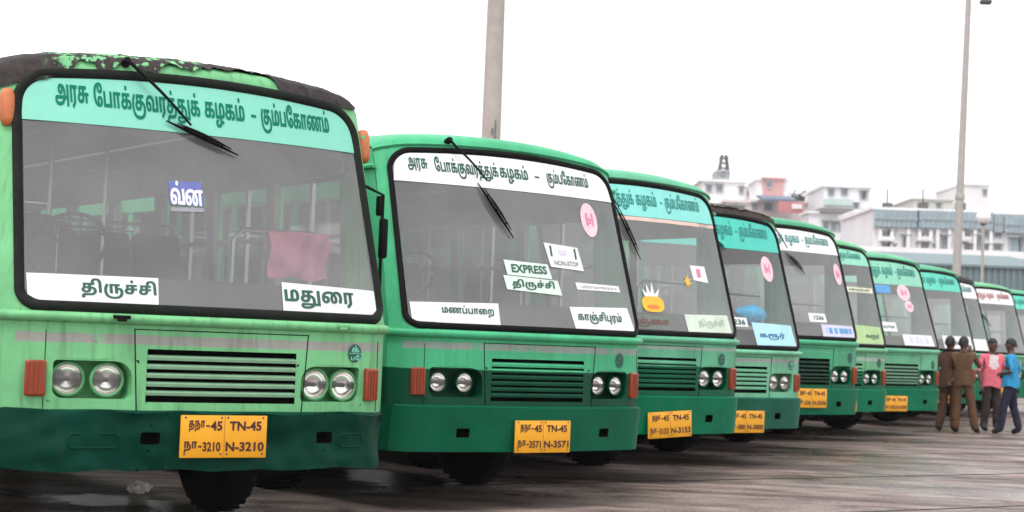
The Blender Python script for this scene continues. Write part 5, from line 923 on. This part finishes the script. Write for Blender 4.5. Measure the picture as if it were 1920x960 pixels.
# ------------------------------------------------------------------ people
skin_m = mat('brown_skin', (.115, .052, .033), .55, var=.1); hair_m = mat('black_hair', (.008, .007, .007), .6); shoe_m = mat('dark_sandal', (.02, .014, .012), .6)
def person(loc, yaw, label, J, shirt, trousers, tail=None, tail_mat=None, girth=1.0, group=None, inner=None):
    """J: joint name -> (x right, y forward, z). One skinned surface; face colours follow the nearest bone."""
    E = [('pelvis', 'waist'), ('waist', 'chest'), ('chest', 'neck0'), ('neck0', 'neck'), ('neck', 'jaw'), ('jaw', 'skull'), ('skull', 'crown')]
    RAD = dict(pelvis=(.15, .115), waist=(.135, .105), chest=(.155, .115), neck0=(.085, .075), neck=(.055, .055), jaw=(.066, .075), skull=(.078, .092), crown=(.055, .062))
    kinds = {}
    for s in 'LR':
        E += [('chest', 'sh'+s), ('sh'+s, 'el'+s), ('el'+s, 'wr'+s), ('wr'+s, 'pa'+s), ('pelvis', 'hip'+s), ('hip'+s, 'kn'+s), ('kn'+s, 'an'+s), ('an'+s, 'toe'+s)]
        RAD.update({'sh'+s: (.062, .062), 'el'+s: (.043, .043), 'wr'+s: (.029, .026), 'pa'+s: (.034, .02), 'hip'+s: (.098, .1), 'kn'+s: (.078, .082), 'an'+s: (.07, .074), 'toe'+s: (.04, .03)})
        w_, e_ = Vector(J['wr'+s]), Vector(J['el'+s]); d = (w_-e_).normalized(); pa = w_+d*.075; J['pa'+s] = tuple(pa)
        sd = d.cross(Vector((0, 1, .2))).normalized(); bend = d.cross(sd)
        for q in range(4):
            b_ = pa+sd*(q-1.5)*.019; l_ = (.07, .08, .075, .058)[q]
            a1 = b_+d*l_*.55; a2 = a1+(d*.75+bend*.5)*l_*.5
            for nm, p in (('f%d0' % q, b_+d*.012), ('f%d1' % q, a1), ('f%d2' % q, a2)): J[nm+s] = tuple(p); RAD[nm+s] = (.0095, .0095)
            E += [('pa'+s, 'f%d0' % q+s), ('f%d0' % q+s, 'f%d1' % q+s), ('f%d1' % q+s, 'f%d2' % q+s)]
        t0 = w_+d*.03+sd*.032; J['t0'+s] = tuple(t0); J['t1'+s] = tuple(t0+d*.045+sd*.02); RAD['t0'+s] = (.012, .012); RAD['t1'+s] = (.01, .01); E += [('wr'+s, 't0'+s), ('t0'+s, 't1'+s)]
    hd = Vector(J['skull']); fw = (Vector(J['face'])-hd).normalized(); rt_ = fw.cross(Vector((0, 0, 1))).normalized()
    J['nose'] = tuple(hd+fw*.112+Vector((0, 0, -.02))); RAD['nose'] = (.014, .014); E += [('skull', 'nose')]
    for s, q in (('L', -1), ('R', 1)): J['ear'+s] = tuple(hd+rt_*q*.088+Vector((0, 0, -.015))); RAD['ear'+s] = (.012, .018); E += [('skull', 'ear'+s)]
    names = [n for n in J if n != 'face']; idx = {n: i for i, n in enumerate(names)}
    me = bpy.data.meshes.new('body'); me.from_pydata([J[n] for n in names], [(idx[a], idx[b]) for a, b in E], [])
    bm = bmesh.new(); bm.from_mesh(me); lay = bm.verts.layers.skin.verify(); bm.verts.ensure_lookup_table()
    for n in names:
        r_ = RAD[n]; g = girth if n in ('pelvis', 'waist', 'chest') else 1
        bm.verts[idx[n]][lay].radius = (r_[0]*g, r_[1]*g); bm.verts[idx[n]][lay].use_root = n == 'pelvis'
    bm.to_mesh(me); bm.free()
    ob = bpy.data.objects.new('body', me); C.objects.link(ob)
    m1 = ob.modifiers.new('s', 'SKIN'); m1.use_smooth_shade = True; m2 = ob.modifiers.new('d', 'SUBSURF'); m2.levels = 2; m2.render_levels = 2
    dg = bpy.context.evaluated_depsgraph_get(); fin = bpy.data.meshes.new_from_object(ob.evaluated_get(dg)); bpy.data.objects.remove(ob)
    fin.name = 'body'; fin.materials.clear()
    for m in (skin_m, shirt, trousers, shoe_m, inner or shirt): fin.materials.append(m)
    cls = {}
    for a, b in E:
        k = 0
        if a in ('pelvis', 'waist', 'chest') and not b.startswith('hip'): k = 1
        if b.startswith('sh') or b.startswith('el'): k = 1
        if b.startswith('hip') or b.startswith('kn') or b.startswith('an'): k = 2
        if b.startswith('toe'): k = 3
        cls[a, b] = k
    for p in fin.polygons:
        c = p.center; best = (9, 0)
        for a, b in E:
            A, B = Vector(J[a]), Vector(J[b]); t = max(0, min(1, (c-A).dot(B-A)/max(1e-6, (B-A).length_squared))); dd = (A+(B-A)*t-c).length
            if dd < best[0]: best = (dd, cls[a, b])
        k = best[1]
        if k == 1 and c.z < .93: k = 2
        if k == 1 and inner and abs(c.x) < .075 and c.y > .02: k = 4
        p.material_index = k; p.use_smooth = True
    sd_ = loc.x*7
    clothv = set(i for p in fin.polygons if p.material_index in (1, 2, 4) for i in p.vertices)
    for i in clothv:
        v_ = fin.vertices[i]; q_ = noise.noise(Vector((v_.co.x*9+sd_, v_.co.y*9, v_.co.z*13)))*.011+noise.noise(Vector((v_.co.x*22+sd_, v_.co.y*22, v_.co.z*34)))*.006
        v_.co += v_.normal*q_
    r = empty('person', loc, yaw); tag(r, label, 'person', group)
    bo = bpy.data.objects.new('body', fin); C.objects.link(bo); bo.parent = r
    # hair cap: upper back of the head
    mb = MB(); rows = []
    for i in range(9):
        th = R(95)*i/8; rows.append([hd+Vector((0, 0, .012))-fw*.012+(rt_*math.cos(a)*.087+fw*math.sin(a)*.1)*math.sin(th)+Vector((0, 0, 1))*(.098*math.cos(th)-(.055*max(0, -math.sin(a))+.01)*(i/8)**2+.02*max(0, math.sin(a))*(i/8)**2)+Vector((noise.noise(Vector((a*3, th*5, 1)))*.005,)*3) for a in [2*math.pi*j/20 for j in range(20)]])
    mb.grid(rows, closed=True); mb.build('hair', hair_m, r, 180)
    mb = MB()
    for q in (-1, 1): mb.lathe([(0, -.008), (.012, -.004), (.013, .002), (0, .006)], hd+fw*.084+rt_*q*.031+Vector((0, 0, .005)), fw, 10)
    mb.build('eyes', hair_m, r, 60)
    if tail:
        z0, z1, fl = tail; mb = MB(); rows = []; W_ = Vector(J['waist']); Pv = Vector(J['pelvis'])
        for i in range(8):
            t = i/7; z = z1+(z0-z1)*t; cc = W_.lerp(Pv, max(0, min(1.2, (W_.z-z)/(W_.z-Pv.z))))
            rows.append([Vector((cc.x+(.165+fl*t)*girth*math.cos(a)*(1+.09*t*math.sin(a*5+sd_)), cc.y+(.125+fl*t*.7)*girth*math.sin(a)*(1+.09*t*math.sin(a*4+1+sd_)), z+.02*t*math.sin(a*3+sd_))) for a in [2*math.pi*j/28 for j in range(28)]])
        mb.grid(rows, closed=True); mb.build('shirt_tail', tail_mat or shirt, r, 180)
    return r
def stance(**kw):
    J = dict(pelvis=(0, 0, .93), waist=(0, .005, 1.06), chest=(0, 0, 1.27), neck0=(0, -.005, 1.385), neck=(0, .005, 1.44), jaw=(0, .025, 1.495), skull=(0, .015, 1.575), crown=(0, .005, 1.635), face=(0, 1, 1.57))
    for s, q in (('L', -1), ('R', 1)):
        J.update({'sh'+s: (q*.18, 0, 1.345), 'el'+s: (q*.225, -.02, 1.08), 'wr'+s: (q*.235, .06, .86), 'hip'+s: (q*.085, 0, .86), 'kn'+s: (q*.10, .015, .48), 'an'+s: (q*.11, -.01, .085), 'toe'+s: (q*.125, .14, .035)})
    J.update(kw); return J
khaki = mat('khaki_uniform', (.085, .036, .018), .8, bump=.8, bscale=16, var=.2, scale=9); khaki2 = mat('khaki_cotton', (.105, .048, .02), .8, bump=.8, bscale=16, var=.2, scale=9)
pinks = mat('pink_shirt', (.72, .15, .20), .8, bump=.8, bscale=16, var=.15, scale=10); whites = mat('white_shirt', (.72, .58, .60), .8); blues = mat('blue_shirt', (.02, .27, .52), .8, bump=.8, bscale=16, var=.25, scale=16)
brownt = mat('dark_brown_trousers', (.035, .022, .018), .85, var=.2); navy = mat('navy_trousers', (.012, .012, .035), .85, var=.2)
def P_at(px, py):
    """point on the tarmac seen at a pixel"""
    d = _f*F_PX+cR*(px-960)-cU*(py-480); k = -CAM_H/d.z; return Vector((d.x*k, d.y*k, 0))
person(P_at(1777, 810), R(-38), 'man in brown khaki uniform seen from behind, nearest the buses, arm bent behind him',
       stance(elR=(.30, -.08, 1.10), wrR=(.16, -.15, .93), elL=(-.235, -.04, 1.08), wrL=(-.2, .05, .86), anL=(-.16, -.03, .085), toeL=(-.19, .11, .035)), khaki, khaki, (.80, 1.1, .02), None, 1.02, 'men in khaki')
person(P_at(1803, 812), R(-22), 'man in khaki uniform with raised hand at his face, right of another man in khaki',
       stance(elR=(.27, .10, 1.14), wrR=(.12, .2, 1.40), elL=(-.22, .06, 1.09), wrL=(-.08, .2, 1.0), anR=(.22, .03, .085), toeR=(.27, .16, .035), knR=(.15, .03, .48), face=(.35, 1, 1.57)), khaki2, khaki2, (.82, 1.1, .015), None, 1.0, 'men in khaki')
person(P_at(1857, 809), R(188), 'man in open pink shirt over white vest, facing the camera',
       stance(elR=(.26, .02, 1.08), wrR=(.24, .1, .86), elL=(-.27, -.02, 1.08), wrL=(-.2, .12, .9), anR=(.13, -.02, .085)), pinks, brownt, (.80, 1.12, .03), None, 1.05, None, whites)
person(P_at(1893, 815), R(62), 'man in bright blue shirt and navy trousers turned towards the pink-shirted man',
       stance(elL=(-.25, -.08, 1.10), wrL=(-.12, .12, 1.06), elR=(.26, -.10, 1.09), wrR=(.13, .10, 1.03), anL=(-.13, .14, .085), toeL=(-.15, .28, .035), knL=(-.11, .09, .48), anR=(.14, -.13, .085), toeR=(.17, .01, .035), knR=(.11, -.03, .48)), blues, navy, (.83, 1.12, .025), None, 1.05)
# ------------------------------------------------------------------ poles
conc = mat('weathered_concrete_pole', (.42, .36, .33), .8, var=.15, scale=3, bump=.2)
gpole = mat('galvanised_pole', (.40, .37, .35), .55, .2, var=.1)
b = at(921, 250, 42); mb = MB(); rr = .21
mb.lathe([(rr*1.35, 0), (rr*1.28, 1.2), (rr*1.16, 2.0), (rr*1.1, 6.4), (rr*.99, 10), (rr*.82, 16)], (b.x, b.y, 0), n=20)
pm_ = mb.build('concrete_pole', conc, None); tag(pm_, 'tall pale concrete pole rising behind the second bus', 'pole')
q = MB(); q.box((b.x+.03, b.y-rr*1.13, b.z+.02), (.03, .04, .16)); q.tube([(b.x+.1, b.y-rr*1.05, b.z-.5), (b.x+.1, b.y-rr*1.05, b.z+.3)], .012, 6); h = q.build('cable_hook', steel, pm_)
b = at(1787, 500, 62); t_ = at(1819, 0, 62); mb = MB(); H_ = t_.z+.9
mb.lathe([(.17, 0), (.165, 2), (.15, 4.5), (.12, 9), (.095, H_)], (b.x+.05, 62, 0), n=16)
for z in (7.0,): mb.lathe([(.16, z-.1), (.17, z), (.15, z+.1)], (b.x+.05, 62, 0), n=16)
pl2 = mb.build('lamp_post', gpole, None); LEAN_ = Vector((b.x+.05, 62, 0)); tag(pl2, 'tall slim grey lamp post at the right behind the buses', 'lamp post')
q = MB(); xx = b.x+.05; q.tube([(xx, 62, H_-.15), (xx+.55, 62, H_-.05)], .035, 8); q.tube([(xx, 62, H_-.15), (xx-.55, 62, H_+.3)], .035, 8); q.build('lamp_arm', gpole, pl2)
for dx, dz in ((.48, -.93), (-.5, .4)):
    MB().rbox((xx+dx+.12, 61.95, H_+dz-.02), (.38, .3, .15), .03).tube([(xx+dx+.05, 62, H_+dz), (xx+dx*.9, 62, H_-.05)], .02, 6).build('lamp_head', mat('lamp_housing', (.05, .05, .05), .5), pl2, 40)
for o_ in [pl2]: o_.matrix_world = Matrix.Translation(LEAN_) @ Matrix.Rotation(.018, 4, 'Y') @ Matrix.Translation(-LEAN_) @ o_.matrix_world
b = at(1844, 407, 75); q = MB(); q.lathe([(.07, 0), (.06, b.z-.3)], (b.x, 75, 0), n=12); gp = q.build('globe_lamp', gpole, None); tag(gp, 'thin post with a white globe lamp right of the tall lamp post', 'street lamp')
MB().lathe([(.30*math.sin(R(a)), -.30*math.cos(R(a))) for a in range(0, 181, 12)], (b.x, 75, b.z), n=24).build('globe', mat('opal_globe', (.85, .85, .85), .25, var=.03), gp, 180)
MB().lathe([(.07, 0), (.12, .05), (.13, .1)], (b.x, 75, b.z-.36), n=16).build('collar', steel, gp)
# ------------------------------------------------------------------ distant town
cw = mat('white_plaster', (.80, .79, .80), .85, var=.1, scale=.5); cpk = mat('pinkish_plaster', (.68, .60, .59), .85, var=.12, scale=.5); credb = mat('hazed_red_plaster', (.56, .33, .33), .85, var=.12, scale=.6)  # red plaster: haze put into its colour, paler and less saturated
cgr = mat('pale_green_plaster', (.48, .60, .56), .85, var=.1, scale=.5); roofb = mat('slate_sheet_roof', (.14, .17, .24), .7, var=.2, scale=1); roofg = mat('grey_sheet_roof', (.22, .21, .20), .8, var=.25, scale=1)
winm = mat('hazed_window_glass', (.27, .29, .32), .25, var=.3, scale=2); blue_gl = mat('hazed_blue_glazing', (.30, .40, .45), .3, var=.2, scale=.6); frame_w = mat('window_frame', (.42, .46, .48), .7)  # panes and glazing paled, frames less contrasty: haze put into the colours
signr = mat('red_sign', (.5, .2, .21), .6); signw = mat('white_sign', (.75, .7, .7), .6); teal_r = mat('teal_shed_cladding', (.15, .21, .22), .6, var=.12, scale=1.2)
def bx(mb, x0, x1, y0, y1, D, depth, m=0, z0=None):
    a = at(x0, y0, D); c = at(x1, y1, D); z_lo = a.z if z0 is None else z0
    lo, hi = min(a.z, c.z) if z0 is None else z0, max(a.z, c.z)
    mb.box(((a.x+c.x)/2, D+depth/2, (lo+hi)/2), (abs(c.x-a.x), depth, hi-lo), m)
def win(par, x, y, w_, h_, D, m=winm):
    p = at(x, y, D); s = D/F_PX; W_, H_ = w_*s, h_*s; mb = MB(); t = .12
    for dx, dz, ww, hh in ((-W_/2-t/2, 0, t, H_+2*t), (W_/2+t/2, 0, t, H_+2*t), (0, H_/2+t/2, W_, t), (0, -H_/2-t/2, W_, t), (0, 0, .06, H_)): mb.box((p.x+dx, D-.06, p.z+dz), (ww, .16, hh), 0)
    mb.box((p.x, D-.012, p.z), (W_, .02, H_), 1); mb.box((p.x, D-.22, p.z+H_/2+.22), (W_+.5, .5, .08), 0)
    mb.build('window', [frame_w, m], par, 0)
def house(name, label, D, blocks, wins, mats=None, extra=None):
    a = at(blocks[0][0], blocks[0][2], D); r = empty(name, (0, 0, 0)); tag(r, label, 'building')
    for (x0, x1, y0, pn, m, dz, dep, z0) in blocks:
        mb = MB(); p = at(x0, y0, D+dz); c = at(x1, y0, D+dz); z_lo = 0 if z0 is None else at(x0, z0, D+dz).z
        mb.box(((p.x+c.x)/2, D+dz+dep/2, (z_lo+p.z)/2), (c.x-p.x, dep, p.z-z_lo)); mb.box(((p.x+c.x)/2, D+dz+dep/2, p.z+.12), (c.x-p.x+.5, dep+.5, .24))
        mb.build(pn, m, r, 0)
    for wv in wins: win(r, *wv[:4], D+(wv[4] if len(wv) > 4 else 0), *(wv[5:6]))
    if extra: extra(r, D)
    return r
def ex1(r, D):
    mb = MB(); bx(mb, 1344, 1368, 318, 337, D+4, 4); mb.build('stair_tower', mat('grey_plaster', (.34, .33, .33), .85), r, 0)
    mb = MB(); p = at(1357, 306, D+6)
    for dx in (-.5, .5):
        for dy in (-.5, .5): mb.tube([(p.x+dx, D+6+dy, p.z-1.2), (p.x+dx*.4, D+6+dy*.4, p.z+.8)], .14, 6)
    for q in range(4): mb.box((p.x, D+6, p.z-1+q*.5), (.9, .9, .1))
    mb.build('mast', steel, r)
    win(r, 1352, 330, 5, 7, D+4); win(r, 1360, 330, 4, 7, D+4)
house('white_house', 'white block with a roof mast and small square windows, leftmost of the distant town', 170,
      [(1316, 1396, 340, 'wall', cw, 0, 12, None), (1362, 1402, 379, 'annexe', cpk, -6, 5, None)], [(1329, 354, 6, 9), (1349, 354, 8, 9), (1390, 358, 4, 8), (1372, 392, 9, 8, -6), (1388, 393, 9, 8, -6)], extra=ex1)
def ex2(r, D):
    mb = MB(); a, c = at(1428, 364, D-4), at(1492, 368, D-4); z1 = a.z; z0 = at(1428, 378, D-4).z
    mb.add([(a.x, D-5, z0), (c.x, D-5, z0), (c.x, D, z1), (a.x, D, z1), (a.x, D-5, z0+.25), (c.x, D-5, z0+.25), (c.x, D, z1+.25), (a.x, D, z1+.25)], [(0, 1, 2, 3), (4, 5, 6, 7), (0, 1, 5, 4), (1, 2, 6, 5), (2, 3, 7, 6), (3, 0, 4, 7)]); mb.build('awning', roofb, r, 0)
    mb = MB(); bx(mb, 1460, 1506, 377, 400, D-5.6, .3); s = mb.build('sign', signr, r, 0)
    mb = MB(); bx(mb, 1485, 1504, 382, 392, D-5.75, .1); mb.build('sign_panel', signw, s, 0)
house('red_topped_house', 'pale house with a red upper storey and slate-blue awning', 190,
      [(1398, 1520, 378, 'wall', cpk, 0, 12, None), (1432, 1469, 336, 'upper_storey', credb, 3, 8, 380), (1421, 1432, 338, 'pier', cw, 3.5, 7, 380), (1469, 1477, 338, 'pier', cw, 3.5, 7, 380)],
      [(1442, 348, 6, 8, 3), (1440, 388, 12, 12), (1415, 388, 8, 8)], extra=ex2)
MB_t = MB()
tr = empty('broadleaf_tree', tuple(at(1505, 372, 196)*1)[:2]+(0,)); tag(tr, 'small dull green tree between the red-topped house and the white house', 'tree')
pt = at(1505, 372, 196); rn = random.Random(5); mb = MB()
for i in range(700):
    c = Vector((rn.gauss(0, .9), rn.gauss(0, .8), rn.gauss(0, .42))); n_ = Vector((rn.uniform(-1, 1), rn.uniform(-1, 1), rn.uniform(-1, 1))).normalized(); t1 = n_.orthogonal().normalized()*rn.uniform(.08, .17); t2 = n_.cross(t1); c += Vector((0, 0, pt.z))
    mb.add([c-t1, c+t2*.6, c+t1, c-t2*.6], [(0, 1, 2, 3)])
mb.build('crown', mat('dull_foliage', (.05, .08, .045), .8, var=.3), tr, 0)
mb = MB(); mb.tube([(0, 0, 0), (.1, 0, pt.z*.5), (0, 0, pt.z)], [.22, .16, .07], 8)
for q in range(6): a = q*1.05; mb.tube([(0, 0, pt.z-.9), (.5*math.cos(a), .5*math.sin(a), pt.z-.2), (.9*math.cos(a), .9*math.sin(a), pt.z+.2)], [.06, .04, .02], 6)
mb.build('trunk', mat('bark', (.09, .07, .055), .9), tr)
def ex4(r, D):
    mb = MB(); bx(mb, 1539, 1600, 389, 400, D-5, 5); mb.build('ledge_roof', roofg, r, 0)
    mb = MB(); bx(mb, 1545, 1600, 372, 386, D-.4, .3); mb.build('parapet_band', cgr, r, 0)
house('terraced_house', 'white three-storey house with dark square upper windows and grey ledge roof', 180,
      [(1546, 1632, 350, 'wall', cw, 0, 12, None), (1516, 1604, 400, 'lower_wing', cw, -4, 4, None)],
      [(1558, 361, 7, 9), (1583, 361, 8, 9), (1616, 367, 4, 10), (1622, 367, 3, 10), (1548, 424, 7, 12, -4), (1563, 425, 7, 12, -4), (1577, 426, 6, 12, -4), (1591, 427, 7, 12, -4), (1605, 388, 5, 8), (1618, 402, 9, 10)], extra=ex4)
def exl(r, D):
    for x0, x1, y0, y1 in ((1640, 1722, 394, 427), (1722, 1795, 394, 429), (1795, 1862, 397, 430), (1866, 1880, 402, 436), (1885, 1935, 406, 438)):
        mb = MB(); bx(mb, x0, x1, y0, y1, D-.5, .45)
        n = max(2, int((x1-x0)/9))
        for i in range(n+1): xx_ = x0+(x1-x0)*i/n; bx(mb, xx_-.35, xx_+.35, y0, y1, D-.62, .1, 1)
        bx(mb, x0, x1, (y0+y1)/2-.4, (y0+y1)/2+.4, D-.62, .1, 1); mb.build('glazing', [blue_gl, frame_w], r, 0)
    for x in (1650, 1672, 1703, 1724, 1745, 1758, 1780, 1805, 1828, 1858):
        mb = MB(); bx(mb, x-2.2, x+2.2, 429, 500, D-.4, .38); mb.build('pilaster', cw, r, 0)
    for x in (1664, 1734, 1808): mb = MB(); bx(mb, x-14, x+14, 449, 452, D-.9, .8); bx(mb, x-14, x+14, 443, 449, D-.9, .1); mb.build('balcony', cw, r, 0)
    for x in (1668, 1735, 1806):
        mb = MB(); p = at(x, 392, D); mb.box((p.x, D+1, p.z+.3), (.8, .5, .6)); mb.tube([(p.x, D+1, p.z+.5), (p.x, D+1, p.z+1.8)], .06, 6); mb.build('roof_plant', steel, r, 0)
wl = []
for x in (1660, 1671, 1726, 1742, 1801, 1813, 1850, 1871): wl += [(x, 440, 9, 7), (x, 465, 9, 7)]
for x in (1698, 1771, 1835): wl += [(x, 457, 10, 24)]
wl += [(1902, 462, 16, 26, 0, blue_gl), (1918, 462, 10, 26, 0, blue_gl)]
house('office_block', 'long white block with a blue-grey glazed top storey, behind the lamp post', 150, [(1638, 1960, 393, 'wall', cw, 0, 14, None)], wl, extra=exl)
house('glass_tower_house', 'narrow white building with stacked blue panes left of the long glazed block', 158, [(1608, 1640, 398, 'wall', cw, 0, 8, None)], [(1618, 412, 12, 16, 0, blue_gl), (1618, 434, 12, 14, 0, blue_gl), (1633, 412, 5, 12), (1633, 434, 5, 12)])
house('rooftop_block', 'low pale block rising over the middle of the long glazed building', 230, [(1713, 1786, 374, 'wall', mat('cream_plaster', (.62, .62, .57), .85), 0, 14, None)], [(1735, 385, 6, 6), (1760, 386, 6, 6)])
house('cubic_block', 'plain white cubic block rising directly right of the lamp post', 235, [(1803, 1854, 347, 'wall', cw, 0, 14, None)], [(1846, 362, 4, 7)])
house('slender_house', 'narrow pale house between the leftmost white block and the red-topped house', 205, [(1396, 1428, 352, 'wall', mat('ivory_plaster', (.76, .74, .70), .85), 0, 9, None)], [(1405, 366, 5, 7), (1417, 366, 5, 7)])
house('flat_house', 'low greyish flat-roofed house behind the small green tree', 215, [(1478, 1550, 371, 'wall', mat('greyish_plaster', (.66, .66, .68), .85), 0, 9, None), (1522, 1538, 360, 'stair_tower', cw, 2, 4, 372)], [(1490, 383, 6, 6), (1512, 383, 6, 6), (1533, 384, 5, 6)])
# compound wall, shed
r = empty('compound_wall', (0, 0, 0)); tag(r, 'long white panelled wall beyond the grey-teal shed roof', 'wall'); D = 115
mb = MB(); bx(mb, 1560, 1990, 474, 502, D, .3, 0, 0); mb.build('wall_face', mat('whitewash', (.70, .67, .66), .85, var=.12, scale=1.5), r, 0)
mb = MB()
for x in range(1570, 1985, 22): bx(mb, x-1.1, x+1.1, 472, 502, D-.15, .15, 0, 0)
bx(mb, 1560, 1990, 472, 475, D-.2, .6); mb.build('wall_pier', cw, r, 0)
r = empty('shed', (0, 0, 0)); tag(r, 'long grey-teal shed with plain sheet cladding behind the far buses', 'shed'); D = 88
mb = MB(); a, c = at(1640, 497, D), at(1990, 502, D); zt = at(1850, 502, D).z; zb_ = at(1850, 548, D).z
for i in range(60):                                              # folded sheet cladding
    x0 = a.x+(c.x-a.x)*i/60; x1 = a.x+(c.x-a.x)*(i+1)/60; dy = .06 if i % 2 else 0; mb.box(((x0+x1)/2, D-.05+dy, (zt+zb_)/2), (x1-x0-.01, .12, zt-zb_))
mb.box(((a.x+c.x)/2, D-.02, zt+.06), (c.x-a.x+.2, .4, .12)); mb.build('cladding', teal_r, r, 0)
mb = MB(); mb.box(((a.x+c.x)/2, D+5, zb_/2), (c.x-a.x, 9, zb_)); mb.build('wall', mat('shed_wall', (.30, .30, .29), .85, var=.2, scale=1), r, 0)
mb = MB(); mb.add([(a.x-.2, D-.2, zt+.12), (c.x+.2, D-.2, zt+.12), (c.x+.2, D+10, zt+1.2), (a.x-.2, D+10, zt+1.2)], [(0, 1, 2, 3)]); mb.build('roof', teal_r, r, 0)
# ------------------------------------------------------------------ haze over the town
HAZE = .0003
hz, t, o = nodes('haze_air'); pv = N(t, 'VolumePrincipled'); pv.inputs['Color'].default_value = (.97, .97, .99, 1); pv.inputs['Density'].default_value = HAZE; pv.inputs['Anisotropy'].default_value = 0; t.links.new(pv.outputs[0], o.inputs['Volume'])
mb = MB(); mb.box((0, 1470, 21), (3200, 3260, 46)); tag(mb.build('haze', hz, None, 0), kind='stuff')
